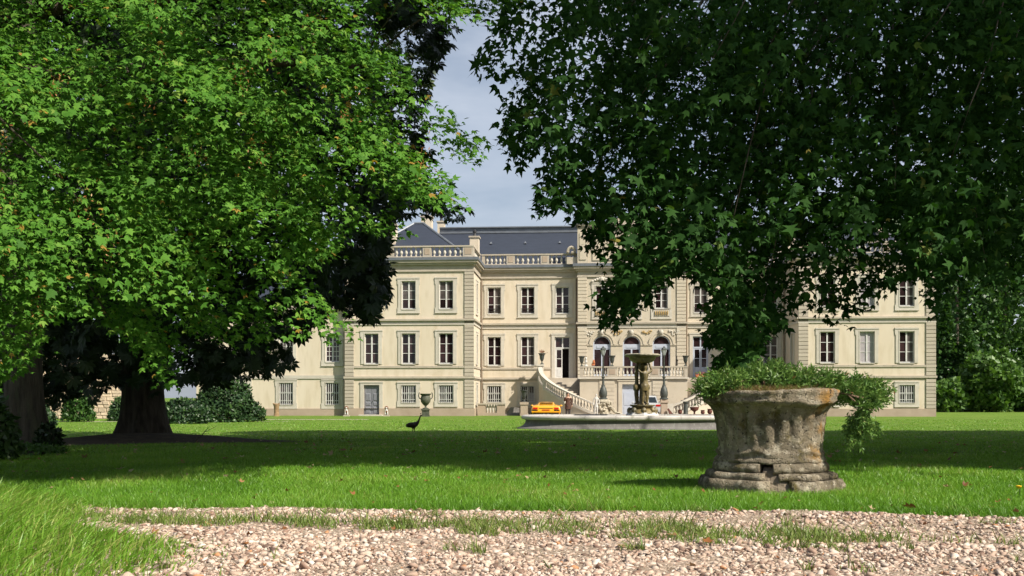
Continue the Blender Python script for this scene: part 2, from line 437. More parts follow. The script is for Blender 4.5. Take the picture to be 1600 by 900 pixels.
# -- windows -------------------------------------------------------
def fbox(m_, a0, a1, z0, z1, d0, d1): m_.box(a0, a1, d0, d1, z0, z1)
_wc = {}
def window_meshes(w, h, kind):
    key = (round(w, 3), round(h, 3), kind)
    if key in _wc: return _wc[key]
    f = MB(); d0, d1 = 0.10, 0.17; e = 0.065
    fbox(f, -w / 2, -w / 2 + e, 0, h, d0, d1); fbox(f, w / 2 - e, w / 2, 0, h, d0, d1)
    fbox(f, -w / 2 + e, w / 2 - e, 0, 0.09, d0, d1); fbox(f, -w / 2 + e, w / 2 - e, h - e, h, d0, d1)
    fbox(f, -0.055, 0.055, 0.09, h - e, d0 - 0.012, d1)
    rows = 3 if kind != 'ground' else 2
    if kind == 'small': rows = 5
    zz = np.linspace(0.09, h - e, rows + 1)
    cols = [(-w / 2 + e, -0.055), (0.055, w / 2 - e)]
    if kind == 'small':
        cols = [(-w / 2 + e, -w / 4 - 0.015), (-w / 4 + 0.015, -0.055), (0.055, w / 4 - 0.015), (w / 4 + 0.015, w / 2 - e)]
        for c in (-w / 4, w / 4): fbox(f, c - 0.015, c + 0.015, 0.09, h - e, d0 + 0.015, d1 - 0.01)
    for z in zz[1:-1]:
        fbox(f, -w / 2 + e, -0.055, z - 0.02, z + 0.02, d0 + 0.01, d1 - 0.005); fbox(f, 0.055, w / 2 - e, z - 0.02, z + 0.02, d0 + 0.01, d1 - 0.005)
    panes = []
    for (c0, c1) in cols:
        for k in range(rows):
            p = MB(); z0 = zz[k] + (0.02 if k else 0); z1 = zz[k + 1] - (0.02 if k < rows - 1 else 0)
            fbox(p, c0, c1, z0, z1, d0 + 0.035, d0 + 0.05)
            panes.append((c0, p))
    s = MB(); b = 0.27; o = -0.055
    fbox(s, -w / 2 - b, -w / 2, 0.0, h, o, 0.02); fbox(s, w / 2, w / 2 + b, 0.0, h, o, 0.02)
    fbox(s, -w / 2 - b, w / 2 + b, h, h + b, o, 0.02)
    fbox(s, -w / 2 - b - 0.06, w / 2 + b + 0.06, h + b - 0.10, h + b, o - 0.03, 0.0)
    fbox(s, -w / 2 - b - 0.06, -w / 2 - b, h - 0.25, h + b - 0.10, o, 0.0); fbox(s, w / 2 + b, w / 2 + b + 0.06, h - 0.25, h + b - 0.10, o, 0.0)
    fbox(s, -w / 2 - 0.05, -w / 2 + 0.0, 0.0, h + 0.05, o - 0.02, o); fbox(s, w / 2, w / 2 + 0.05, 0.0, h + 0.05, o - 0.02, o)
    if kind in ('upper', 'ground', 'small'):
        fbox(s, -w / 2 - b, w / 2 + b, -b, 0.0, o, 0.02)
        fbox(s, -w / 2 - b - 0.06, -w / 2 - b, -b, 0.12, o, 0.0); fbox(s, w / 2 + b, w / 2 + b + 0.06, -b, 0.12, o, 0.0)
        fbox(s, -w / 2 - b - 0.06, w / 2 + b + 0.06, -b - 0.05, -b, o - 0.025, 0.0)
    fbox(s, -w / 2, w / 2, -0.06, 0.0, o - 0.03, 0.22)
    g = None
    if kind == 'ground':
        g = MB(); n = 7
        for k in range(n):
            a = -w / 2 + w * (k + 0.5) / n; g.box(a - 0.018, a + 0.018, 0.0, 0.036, 0.0, h)
        for z in (0.18 * h, 0.56 * h): g.box(-w / 2, w / 2, -0.004, 0.04, z - 0.018, z + 0.018)
    if kind == 'railed':
        g = MB()
        for z in (0.22, 0.42): g.box(-w / 2, w / 2, 0.03, 0.06, z - 0.02, z + 0.02)
        _b = 0.27
        fbox(s, -w / 2 - b, w / 2 + b, -b, 0.0, o, 0.02); fbox(s, -w / 2 - b - 0.06, w / 2 + b + 0.06, -b - 0.05, -b, o - 0.025, 0.0)
    r = (f.mesh('window', WHITEP), [(c, p.mesh('pane', GLASS)) for c, p in panes], s.mesh('surround', STONEW), g.mesh('grille', IRONW if kind == 'ground' else IRON) if g else None,
         [p.mesh('pane', GLASSC) for c, p in panes], [p.mesh('pane', BLIND) for c, p in panes])
    _wc[key] = r
    return r

def add_window(a, v, z, w, h, kind, rotz=0.0, blind=None, label=None):
    fm, pn, sm, gm, pc, pb = window_meshes(w, h, kind)
    o = link('window', fm, CH, (a, v, z), rotz)
    if label: o['label'] = label
    side = random.random()
    for k, (c, pm) in enumerate(pn):
        me = pm
        if blind: me = pb[k]
        elif side < 0.30 and c > -0.1: me = pc[k]
        elif side > 0.82 and c < -0.1: me = pc[k]
        elif .30 <= side < .42 and k % 3 == 2: me = pb[k]
        elif .42 <= side < .50 and k % 3 != 0: me = pc[k]
        link('pane', me, o)
    link('surround', sm, o)
    if gm is not None: link('grille', gm, o)
    return o

WW = 1.08
def H1(u): return (u - WW / 2, u + WW / 2, 3.97, 6.30)
def H2(u): return (u - WW / 2, u + WW / 2, 8.15, 10.30)
def H0(u): return (u - 0.57, u + 0.57, 1.02, 2.34)

WIN_W = (14.25, 17.13, 20.0)
WIN_M = (5.5, 8.3, 11.0)
UI, UO = 12.15, 22.05
UP = 4.25
VW, VP = -5.0, -0.6

# -- walls ----------------------------------------------------------
for s in (-1, 1):
    m_ = MB()
    u0, u1 = (UI, UO) if s > 0 else (-UO, -UI)
    holes = []
    for u in WIN_W:
        u *= s
        holes += [H1(u), H2(u)]
        if s < 0 and abs(u) > 19: holes.append((u - 0.60, u + 0.60, 0.06, 2.36))
        else: holes.append(H0(u))
    wall_faces(m_, u0, u1, ZP, ZW, FRONT(VW), [h if h[2] > ZP else (h[0], h[1], ZP, h[3]) for h in holes])
    # inner return wall (faces the court) with narrow windows, outer wall, back
    rh = [(-3.25, -2.35, 3.97, 6.30), (-3.25, -2.35, 8.15, 10.30), (-3.25, -2.35, 1.02, 2.34)]
    wall_faces(m_, VW, 0.0, ZP, ZW, SIDE(s * UI, -s), rh, flip=(s > 0))
    m_.quad((s * UO, VW, 0), (s * UO, 12, 0), (s * UO, 12, ZW), (s * UO, VW, ZW))
    m_.quad((-UO, 12, 0), (UO, 12, 0), (UO, 12, ZW), (-UO, 12, ZW))
    w_ = m_.build('wall', STUCCO, CH); w_['label'] = 'cream stucco wall of the %s wing' % ('left' if s < 0 else 'right')
    # plinth
    m_ = MB()
    if s < 0:
        m_.box(-UO - .04, -20.6, VW - 0.07, VW, 0, ZP); m_.box(-19.4, -UI + .06, VW - 0.07, VW, 0, ZP); m_.box(-UI, -UI + 0.07, VW, -0.07, 0, ZP)
        m_.box(-20.6, -19.4, VW - 0.12, VW + .2, 0, 0.06)
    else:
        m_.box(UI - .06, UO + .04, VW - 0.07, VW, 0, ZP); m_.box(UI - 0.07, UI, VW, -0.07, 0, ZP)
    m_.build('plinth', STONEP, CH)
    # main range
    m_ = MB()
    u0, u1 = (UP, UI) if s > 0 else (-UI, -UP)
    holes = []
    for u in WIN_M:
        u *= s
        holes.append(H2(u))
        holes.append((u - 0.62, u + 0.62, TER + 0.03, 6.30) if abs(u) < 6 else H1(u))
        if abs(u) > 6: holes.append(H0(u))
    wall_faces(m_, u0, u1, ZP, ZW, FRONT(0.0), holes)
    m_.build('wall', STUCCO, CH)
    m_ = MB(); m_.box(u0 if s > 0 else u0 + .08, u1 if s < 0 else u1 - .08, -0.06, 0.0, 0, ZP); m_.build('plinth', STONEP, CH)

# windows of wings and main range
for s in (-1, 1):
    for k, u in enumerate(WIN_W):
        add_window(s * u, VW, 8.15, WW, 2.15, 'upper', blind=(s > 0 and k == 1))
        add_window(s * u, VW, 3.97, WW, 2.33, 'first', blind=(s > 0 and k == 1))
        if not (s < 0 and k == 2): add_window(s * u, VW, 1.02, 1.14, 1.32, 'ground')
    for u in WIN_M:
        add_window(s * u, 0.0, 8.15, WW, 2.15, 'railed')
        if u > 6:
            add_window(s * u, 0.0, 3.97, WW, 2.33, 'first')
            add_window(s * u, 0.0, 1.02, 1.14, 1.32, 'ground')
    rz = R(90) if s < 0 else R(-90)
    for z, h, k in ((8.15, 2.15, 'upper'), (3.97, 2.33, 'first'), (1.02, 1.32, 'ground')):
        add_window(s * UI, -2.8, z, 0.9, h, k, rotz=rz)

# -- bands, cornices -------------------------------------------------
def ring(z0, z1, proj_, name, mt, frontonly=False):
    """band that follows the whole front (wings, returns, main range, pavilion)"""
    for s in (-1, 1):
        m_ = MB()
        a, b = sorted((s * (UO + proj_), s * (UI - proj_)))
        m_.box(a, b, VW - proj_, VW + 0.02, z0, z1)
        a, b = sorted((s * UI, s * (UI - proj_)))
        m_.box(a, b, VW + 0.02, -proj_, z0, z1)
        a, b = sorted((s * (UI), s * (UP + proj_)))
        m_.box(a, b, -proj_, 0.02, z0, z1)
        a, b = sorted((s * UO, s * (UO + proj_)))
        m_.box(a, b, VW + 0.02, 12, z0, z1)
        m_.build(name, mt, CH)
    m_ = MB(); m_.box(-UP - proj_, UP + proj_, VP - proj_, VP + 0.6 + 0.02, z0, z1); m_.build(name, mt, CH)
for s in (-1, 1):       # sill band and lower string course are broken by the staircase doors
    for (z0, z1, p_, nm) in ((ZS0, ZS1, 0.11, 'string_course'), (ZS0 - .10, ZS0, 0.05, 'string_course'), (ZB0, ZB1, 0.06, 'sill_band')):
        m_ = MB()
        a, b = sorted((s * (UO + p_), s * (UI - p_))); m_.box(a, b, VW - p_, VW + .02, z0, z1)
        a, b = sorted((s * UI, s * (UI - p_))); m_.box(a, b, VW + .02, -p_, z0, z1)
        a, b = sorted((s * UI, s * 6.42)); m_.box(a, b, -p_, .02, z0, z1)
        m_.build(nm, STONE, CH)
ring(ZT0, ZT0 + 0.09, 0.06, 'string_course', STONEW)
ring(ZT0 + 0.09, ZT1 - 0.14, 0.025, 'string_course', STONEW)
ring(ZT1 - 0.14, ZT1, 0.15, 'string_course', STONE)
ring(ZW, ZF, 0.05, 'frieze', STONE)
ring(ZW + 0.0, ZW + 0.08, 0.09, 'frieze', STONE)
ring(ZF, ZF + 0.17, 0.20, 'cornice', STONE)
ring(ZF + 0.17, ZF + 0.34, 0.34, 'cornice', STONE)
ring(ZF + 0.34, ZC, 0.42, 'gutter', ZINC)

# -- quoined pilasters ------------------------------------------------
def pilaster(u0, u1, v, zs, dv=0.07, mt=STONE, label=None, course=0.285):
    par = empty('pilaster', ((u0 + u1) / 2, v, 0), 0, CH)
    w = u1 - u0
    cache = {}
    for (z0, z1) in zs:
        n = max(1, round((z1 - z0) / course)); h = (z1 - z0) / n
        key = round(h, 4)
        if key not in cache:
            q = MB(); j = 0.016; c = 0.014
            a, d = w / 2, dv
            q.hexa([(-a, 0, j), (a, 0, j), (a, -d + c, j), (-a, -d + c, j)], [(-a, 0, h - j), (a, 0, h - j), (a, -d + c, h - j), (-a, -d + c, h - j)])
            q.hexa([(-a, -d + c, j), (a, -d + c, j), (a - c, -d, j + c), (-a + c, -d, j + c)], [(-a, -d + c, h - j), (a, -d + c, h - j), (a - c, -d, h - j - c), (-a + c, -d, h - j - c)])
            cache[key] = q.mesh('quoin_block', mt)
        for k in range(n): link('quoin_block', cache[key], par, (0, -random.random() * 0.008, z0 + k * h))
    bk = MB(); bk.box(-w / 2 + .005, w / 2 - .005, -dv * 0.62, 0.0, zs[0][0], zs[-1][1]); bk.build('backing', MORTAR, par)
    return par
MORTAR = mat('joint_mortar', (0.16, 0.14, 0.11), 1.0)
ZSEG = [(ZP, ZS0 - .1), (ZS1, ZT0), (ZT1, ZW)]
for s in (-1, 1):
    for (a, b) in ((UI - 0.03, UI + 0.70), (UO - 0.68, UO + 0.03)):
        u0, u1 = sorted((s * a, s * b)); pilaster(u0, u1, VW, ZSEG)
    u0, u1 = sorted((s * (UP - 0.70), s * (UP + 0.03))); pilaster(u0, u1, VP, [(TER, ZT0), (ZT1, ZW)], mt=PAVST)

# -- central pavilion -----------------------------------------------------
m_ = MB()
AR = (-2.35, 0.0, 2.35)
ah = [(u - 0.70, u + 0.70, TER, 5.62) for u in AR]
h2 = [(u - 0.50, u + 0.50, 8.45, 10.30) for u in AR]
wall_faces(m_, -UP, UP, TER - .1, ZW, FRONT(VP), h2, ah, rev=0.3)
for s in (-1, 1):
    m_.quad((s * UP, VP, TER - .1), (s * UP, 0, TER - .1), (s * UP, 0, ZW), (s * UP, VP, ZW))
m_.build('pavilion_wall', PAVST, CH)
for k, u in enumerate(AR):
    # upper windows with carved crest and little balustrade panel below
    o = add_window(u, VP, 8.45, 1.0, 1.85, 'first')
    p = MB(); p.box(u - 0.62, u + 0.62, VP - 0.05, VP, 7.86, 8.36); p.box(u - .82, u + .82, VP - .07, VP, 7.62, 7.80); p.box(u - .82, u - .62, VP - .06, VP, 7.8, 8.40); p.box(u + .62, u + .82, VP - .06, VP, 7.8, 8.40)
    p.build('apron', STONEW, CH)
    b = MB()
    for i in range(7):
        a = u - 0.48 + 0.16 * i
        b.tube([(a, VP - 0.075, 7.93), (a, VP - 0.085, 8.02), (a, VP - 0.085, 8.2), (a, VP - 0.075, 8.29)], [0.03, 0.055, 0.055, 0.03], 6)
    b.build('apron_relief', OCHRE, CH, smooth=True)
    c = MB()
    for i in range(9):
        t = (i - 4) / 4; c.sphere((u + 0.75 * t, VP - 0.08, 10.66 + 0.20 * (1 - t * t)), (0.13, 0.08, 0.10 + 0.05 * (1 - abs(t))), 7, 5)
    c.sphere((u, VP - 0.11, 10.80), (0.20, 0.10, 0.22), 8, 6)
    c.build('carved_crest', STONEW, CH, smooth=True)
    # arched french doors
    ad = empty('arched_door', (u, VP + 0.12, TER), 0, CH)
    f = MB(); w = 1.40; h = 2.67; e = 0.11
    f.box(-w / 2, -w / 2 + e, 0, .09, 0, h); f.box(w / 2 - e, w / 2, 0, .09, 0, h); f.box(-.06, .06, -.01, .09, 0, 2.28)
    f.box(-w / 2 + e, w / 2 - e, 0, .09, 2.28, 2.70); f.box(-w / 2 + e, w / 2 - e, 0, .09, 0.0, .30)
    f.box(-.42, .42, -.03, 0, 2.40, 2.60)
    n = 12
    for i in range(n):
        t0, t1 = math.pi * i / n, math.pi * (i + 1) / n; r0, r1 = w / 2, w / 2 - .09
        P = lambda r, t, y: (-r * math.cos(t), y, h + r * math.sin(t))
        f.hexa([P(r0, t0, 0), P(r0, t1, 0), P(r1, t1, 0), P(r1, t0, 0)], [P(r0, t0, .09), P(r0, t1, .09), P(r1, t1, .09), P(r1, t0, .09)])
    f.build('frame', BLUEP, ad)
    for (a, b_) in ((-w / 2 + e, -.06), (.06, w / 2 - e)):
        q = MB(); q.box(a, b_, .04, .055, .30, 2.28); q.build('pane', GLASS, ad)
    q = MB(); pts = [(-(w / 2 - .09) * math.cos(math.pi * i / n), .045, 2.70 + (w / 2 - .12) * math.sin(math.pi * i / n)) for i in range(n + 1)]
    q.add(pts, [tuple(range(n, -1, -1))]); q.build('fanlight', GLASS, ad)
    # archivolt and keystone
    q = MB(); n = 16
    for (r0, r1, d) in ((0.72, 0.90, 0.05), (0.90, 1.02, 0.09)):
        for i in range(n):
            t0, t1 = math.pi * i / n, math.pi * (i + 1) / n
            P = lambda r, t, y: (-r * math.cos(t), y, h + r * math.sin(t))
            q.hexa([P(r0, t0, -.12 - d), P(r0, t1, -.12 - d), P(r1, t1, -.12 - d), P(r1, t0, -.12 - d)], [P(r0, t0, -.12), P(r0, t1, -.12), P(r1, t1, -.12), P(r1, t0, -.12)])
    q.build('archivolt', PAVST, ad)
    q = MB(); q.hexa([(-.12, -.26, h + .66), (.12, -.26, h + .66), (.12, -.12, h + .66), (-.12, -.12, h + .66)], [(-.2, -.32, h + 1.18), (.2, -.32, h + 1.18), (.2, -.12, h + 1.18), (-.2, -.12, h + 1.18)])
    q.sphere((0, -.30, h + .95), (.15, .1, .2), 8, 6); q.build('keystone', STONEW, ad, smooth=True)
for (a, b_) in ((-3.52, -3.05), (-1.65, -0.70), (0.70, 1.65), (3.05, 3.52)):
    q = MB(); q.box(a, b_, VP - .06, VP, 5.54, 5.68); q.build('impost', PAVST, CH)
for k, u in enumerate((-3.35, -1.175, 1.175, 3.35)):
    q = MB()
    for i in range(14):
        t = random.uniform(-1, 1); q.sphere((u + .40 * t, VP - .04, 6.70 - random.uniform(0, .50) * (1 - abs(t))), (random.uniform(.05, .10), .05, random.uniform(.05, .09)), 6, 5)
    q.build('spandrel_relief', OCHRE if k in (1, 2) else STONEW, CH, smooth=True)
# attic above the pavilion
m_ = MB(); m_.box(-UP + .05, UP - .05, VP - .1, VP + 1.0, ZC, 14.9)
for (a, b_) in ((-3.1, -1.25), (-1.0, 1.0), (1.25, 3.1)):
    m_.box(a, b_, VP - .16, VP - .1, ZC + .25, ZC + .37); m_.box(a, b_, VP - .16, VP - .1, 14.2, 14.32)
    m_.box(a, a + .1, VP - .16, VP - .1, ZC + .37, 14.2); m_.box(b_ - .1, b_, VP - .16, VP - .1, ZC + .37, 14.2)
m_.build('attic_wall', PAVST, CH)
m_ = MB(); m_.box(-UP - .02, UP + .02, VP - .3, VP + 1.1, 14.9, 15.06); m_.box(-UP - .12, UP + .12, VP - .4, VP + 1.2, 15.06, 15.16); m_.build('attic_cornice', STONE, CH)
m_ = MB()
n = 14
for i in range(n):
    t0, t1 = math.pi * i / n, math.pi * (i + 1) / n
    m_.hexa([(-1.5 * math.cos(t0), VP - .2, 15.16), (-1.5 * math.cos(t1), VP - .2, 15.16), (-1.5 * math.cos(t1), VP + .8, 15.16), (-1.5 * math.cos(t0), VP + .8, 15.16)],
            [(-1.5 * math.cos(t0), VP - .2, 15.165 + .8 * math.sin(t0)), (-1.5 * math.cos(t1), VP - .2, 15.165 + .8 * math.sin(t1)), (-1.5 * math.cos(t1), VP + .8, 15.165 + .8 * math.sin(t1)), (-1.5 * math.cos(t0), VP + .8, 15.165 + .8 * math.sin(t0))])
m_.build('pediment', PAVST, CH)
for s in (-1, 1):
    m_ = MB(); u = s * (UP - .38); m_.box(u - .42, u + .42, VP - .24, VP + .7, ZC, 14.88); m_.box(u - .26, u + .26, VP - .29, VP - .24, ZC + .3, 14.5); m_.build('attic_pier', PAVST, CH)
    m_ = MB(); m_.box(u - .6, u + .6, VP - .45, VP + .9, 15.165, 15.30); m_.build('attic_pier_cap', ZINC, CH)
    m_ = MB(); m_.lathe([(.16, 0), (.2, .05), (.07, .14), (.06, .22), (.22, .42), (.26, .58), (.2, .66), (.24, .72), (.1, .8), (.04, .95)], 14); m_.build('finial', OCHRE, CH, (u, VP, 15.30), smooth=True)
    m_ = MB()                                # scroll leaning on the attic
    for i in range(22):
        t = i / 21 * 4.6; r = .46 * (1 - i / 26); m_.sphere((s * (UP + .46) + s * r * math.cos(t) * .8, VP + .1, ZC + 1.0 + r * math.sin(t)), (.13, .16, .13), 6, 5)
    m_.box(*sorted((s * (UP - .02), s * (UP + .9))), VP, VP + .3, ZC, ZC + .55)
    m_.build('scroll', STONE, CH, smooth=True)

# -- roof balustrades ---------------------------------------------------
BAL = MB().lathe([(.085, 0), (.085, .05), (.045, .075), (.06, .13), (.115, .22), (.12, .28), (.085, .40), (.045, .52), (.04, .56), (.07, .60), (.07, .64)], 10).mesh('baluster', STONEW, True)
def balustrade(pts_piers, fixed, axis, z0, nb, label=None, h=0.90, bal=BAL, balh=0.64, dp=.16):
    """pts_piers: list of (a0,a1) pier spans along the axis ('u' or 'v'); fixed = other coordinate"""
    par = empty('balustrade', (0, 0, 0), 0, CH)
    def bx(m_, a0, a1, d, z_0, z_1):
        if axis == 'u': m_.box(a0, a1, fixed - d, fixed + d, z_0, z_1)
        else: m_.box(fixed - d, fixed + d, a0, a1, z_0, z_1)
    lo, hi = pts_piers[0][0], pts_piers[-1][1]
    m_ = MB(); bx(m_, lo, hi, dp - .01, z0, z0 + .10); m_.build('base_rail', STONE, par)
    m_ = MB(); bx(m_, lo - .03, hi + .03, dp + .05, z0 + h - .11, z0 + h); m_.build('coping', STONE, par)
    for (a0, a1) in pts_piers:
        m_ = MB(); bx(m_, a0, a1, dp + .015, z0, z0 + h - .11); m_.build('pier', STONE, par)
        if a1 - a0 > .4:
            m_ = MB(); bx(m_, a0 + .14, a1 - .14, dp + .035, z0 + .22, z0 + h - .22); m_.build('pier_panel', STONEP, par)
    sc = (h - .21) / balh
    for (p, q) in zip(pts_piers[:-1], pts_piers[1:]):
        gap = q[0] - p[1]; n = nb if nb else max(2, round(gap / .30))
        for k in range(n):
            a = p[1] + gap * (k + .5) / n
            link('baluster', bal, par, (a, fixed, z0 + .10) if axis == 'u' else (fixed, a, z0 + .10), 0, (1, 1, sc))
    return par
for s in (-1, 1):
    # piers over the gaps between windows
    pw = [(12.15, 12.95), (15.36, 16.02), (18.24, 18.90), (21.25, 22.05)]
    pm = [(4.35, 4.60), (6.57, 7.25), (9.33, 10.0), (11.75, 12.0)]
    if s < 0:
        pw = [(-b_, -a) for a, b_ in pw[::-1]]; pm = [(-b_, -a) for a, b_ in pm[::-1]]
    balustrade(pw, VW - .02, 'u', ZC, 6)
    balustrade(pm, -.02, 'u', ZC, 5)
    balustrade([(VW + .2, VW + .5), (-.5, -.2)], s * (UI + .15), 'v', ZC, 10)

# -- roofs and chimneys ---------------------------------------------------
def hip(u0, u1, v0, v1, z0, z1, inset_u, inset_v0, inset_v1):
    return MB().add([(u0, v0, z0), (u1, v0, z0), (u1, v1, z0), (u0, v1, z0), (u0 + inset_u, v0 + inset_v0, z1), (u1 - inset_u, v0 + inset_v0, z1), (u1 - inset_u, v1 - inset_v1, z1), (u0 + inset_u, v1 - inset_v1, z1)],
                    [(0, 1, 5, 4), (1, 2, 6, 5), (2, 3, 7, 6), (3, 0, 4, 7), (4, 5, 6, 7)])
for s in (-1, 1):
    a, b_ = sorted((s * (UI + .35), s * (UO - .3)))
    rf = hip(a, b_, VW + .45, 12, ZC + .02, 15.5, 4.25, 4.3, 4.3).build('roof', SLATE, CH)
    m_ = MB()
    A = (a, VW + .45, ZC + .02); B = (b_, VW + .45, ZC + .02); C_ = (a + 4.25, VW + 4.75, 15.5); D = (b_ - 4.25, VW + 4.75, 15.5)
    for p, q in ((A, C_), (B, D)): m_.tube([p, q], .10, 6)
    m_.tube([C_, D], .12, 6); m_.build('hip_flashing', ZINC, rf)
rf = MB().add([(-16.2, .75, ZC), (16.2, .75, ZC), (16.2, 5.2, 15.55), (-16.2, 5.2, 15.55), (16.2, 7.0, 15.7), (-16.2, 7.0, 15.7), (16.2, 11.5, ZC), (-16.2, 11.5, ZC)],
              [(0, 1, 2, 3), (3, 2, 4, 5), (5, 4, 6, 7)]).build('roof', SLATE, CH)
m_ = MB(); m_.box(-16.2, 16.2, 5.05, 5.4, 15.5, 15.62); m_.box(-16.2, 16.2, 5.3, 5.5, 15.62, 15.98); m_.box(-16.2, 16.2, 5.15, 5.6, 15.98, 16.08); m_.build('ridge_flashing', ZINC, rf)
m_ = MB()
for u in np.arange(-11.6, 12, 2.9):
    m_.add([(u - .12, 3.55, 14.38), (u + .12, 3.55, 14.38), (u, 3.75, 14.60), (u, 3.85, 14.38)], [(0, 1, 2), (1, 3, 2), (3, 0, 2)])
m_.build('roof_vent', ZINC, rf)
def chimney(u, v, w, d, z0, z1, pots=1):
    c = MB().box(u - w / 2, u + w / 2, v - d / 2, v + d / 2, z0, z1).build('chimney', STUCCO, CH)
    MB().box(u - w / 2 - .08, u + w / 2 + .08, v - d / 2 - .08, v + d / 2 + .08, z1, z1 + .13).build('chimney_cap', STONE, c)
    for k in range(pots):
        uu = u + (k - (pots - 1) / 2) * .4
        MB().lathe([(.16, 0), (.14, .1), (.10, .3), (.17, .34), (.17, .5), (.05, .6)], 10).build('chimney_pot', IRON, c, (uu, v, z1 + .13), smooth=True)
chimney(-12.75, 1.4, .72, .9, ZC, 14.5)
chimney(12.75, 1.4, .72, .9, ZC, 14.5)
chimney(-18.9, -2.4, .70, .9, ZC, 14.95, 0)
chimney(18.9, -2.4, .70, .9, ZC, 14.55, 0)
chimney(-17.2, 4.6, .9, .9, 13.5, 16.8)
chimney(-16.5, 8.5, .6, .9, 13.5, 17.0)

# -- rain pipes -----------------------------------------------------------
for (u, v) in ((-UI + .14, -.12), (UI - .14, -.12), (-UP - .14, -.10), (UP + .14, -.10), (-UO - .12, VW + .35)):
    MB().tube([(u, v, .1), (u, v, ZW - .1)], .055, 8).build('rain_pipe', PIPE, CH, smooth=True)

# -- blue grey double door in the left wing ---------------------------------
dr = empty('door', (-20.0, VW + .14, .06), 0, CH)
MB().box(-.60, .60, 0.0, .06, 0, 2.30).build('leaf_backing', DOORG, dr)
for sx in (-1, 1):
    c = sx * .30
    lf = MB(); lf.box(c - .285, c + .285, -.03, 0, .0, 2.28); lf.build('door_leaf', DOORG, dr)
    for (z0, z1) in ((.12, .62), (.72, 1.0), (1.1, 1.66)):
        q = MB(); q.hexa([(c - .2, -.03, z0), (c + .2, -.03, z0), (c + .2, -.03, z1), (c - .2, -.03, z1)], [(c - .15, -.06, z0 + .05), (c + .15, -.06, z0 + .05), (c + .15, -.06, z1 - .05), (c - .15, -.06, z1 - .05)])
        q.build('door_panel', DOORG, dr)
MB().sphere((.07, -.09, 1.05), .035, 8, 6).build('door_knob', IRON, dr, smooth=True)
sf = MB(); w = 1.2; h = 2.30
sf.box(-w / 2 - .27, -w / 2, -.2, -.12, -.06, h); sf.box(w / 2, w / 2 + .27, -.2, -.12, -.06, h); sf.box(-w / 2 - .27, w / 2 + .27, -.2, -.12, h, h + .24); sf.box(-w / 2 - .3, w / 2 + .3, -.23, -.12, h + .17, h + .26)
sf.box(-w / 2 - .3, w / 2 + .3, -.7, -.13, -.06, .04)
sf.build('surround', STONEW, dr)

# -- doors onto the staircase landings ---------------------------------------
for s in (-1, 1):
    d = empty('door', (s * 5.5, .10, TER + .03), 0, CH)
    d['label'] = 'glazed white door standing half open' if s < 0 else 'closed glazed door in bluish white paint'
    pm_ = WHITEP if s < 0 else BLUEP
    w, h = 1.24, 3.3
    f = MB(); f.box(-w / 2, -w / 2 + .08, 0, .1, 0, h); f.box(w / 2 - .08, w / 2, 0, .1, 0, h); f.box(-w / 2 + .08, w / 2 - .08, 0, .1, h - .08, h); f.box(-w / 2 + .08, w / 2 - .08, -.01, .1, 2.35, 2.47); f.box(-.05, .05, 0, .1, 2.47, h - .08)
    f.build('frame', pm_, d)
    for (a, b_) in ((-w / 2 + .08, -.05), (.05, w / 2 - .08)):
        MB().box(a, b_, .05, .06, 2.47, h - .08).build('pane', GLASS, d)
    leaves = [(-w / 2 + .08, -.01)] + ([(.01, w / 2 - .08)] if s > 0 else [])
    for (a, b_) in leaves:
        lf = MB(); lf.box(a, a + .08, .01, .07, 0, 2.35); lf.box(b_ - .08, b_, .01, .07, 0, 2.35); lf.box(a + .08, b_ - .08, .01, .07, 0, .85); lf.box(a + .08, b_ - .08, .01, .07, 2.25, 2.35); lf.box(a + .08, b_ - .08, .015, .065, 1.52, 1.57)
        lf.box(a + .12, b_ - .12, -.01, .01, .12, .7)
        lf = lf.build('door_leaf', pm_, d)
        for (z0, z1) in ((.85, 1.52), (1.57, 2.25)): MB().box(a + .08, b_ - .08, .035, .045, z0, z1).build('pane', GLASS, d)
    if s < 0:
        MB().box(w / 2 - .12, w / 2 - .07, .1, .62, 0, 2.35).build('door_leaf', pm_, d)
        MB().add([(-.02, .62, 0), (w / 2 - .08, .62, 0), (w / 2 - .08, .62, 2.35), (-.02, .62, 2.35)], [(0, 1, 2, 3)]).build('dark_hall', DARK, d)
    sf = MB()
    sf.box(-w / 2 - .26, -w / 2, -.16, -.08, 0, h); sf.box(w / 2, w / 2 + .26, -.16, -.08, 0, h); sf.box(-w / 2 - .26, w / 2 + .26, -.16, -.08, h, h + .27); sf.box(-w / 2 - .32, w / 2 + .32, -.19, -.1, h + .17, h + .27)
    sf.build('surround', STONEW, d)

# -- terrace and curved stairs ------------------------------------------------
TV = -3.6; TU = 4.1
m_ = MB()
wall_faces(m_, -TU, TU, 0, TER - .12, FRONT(TV), [(-.85, .85, 0.02, 2.42)], rev=.3)
for s in (-1, 1): m_.quad((s * TU, TV, 0), (s * TU, 0, 0), (s * TU, 0, TER - .12), (s * TU, TV, TER - .12))
m_.build('terrace_wall', PAVST, CH)
MB().box(-TU - .12, TU + .12, TV - .14, 0.0, TER - .12, TER).build('terrace_slab', STONEW, CH)
for s in (-1, 1):
    for k in range(9):
        a, b_ = sorted((s * 1.45, s * 2.6)); MB().box(a, b_, TV - .05, TV, .12 + k * .29, .12 + k * .29 + .265).build('rusticated_block', PAVST, CH)
d = empty('door', (0, TV + .15, .02), 0, CH)
MB().box(-.85, .85, 0, .05, 0, 2.40).build('door_leaf', BLUEP, d)
for sx in (-1, 1):
    for (z0, z1) in ((.1, .7), (.8, 1.75)): MB().box(sx * .43 - .3, sx * .43 + .3, -.02, 0, z0, z1).build('door_panel', BLUEP, d)
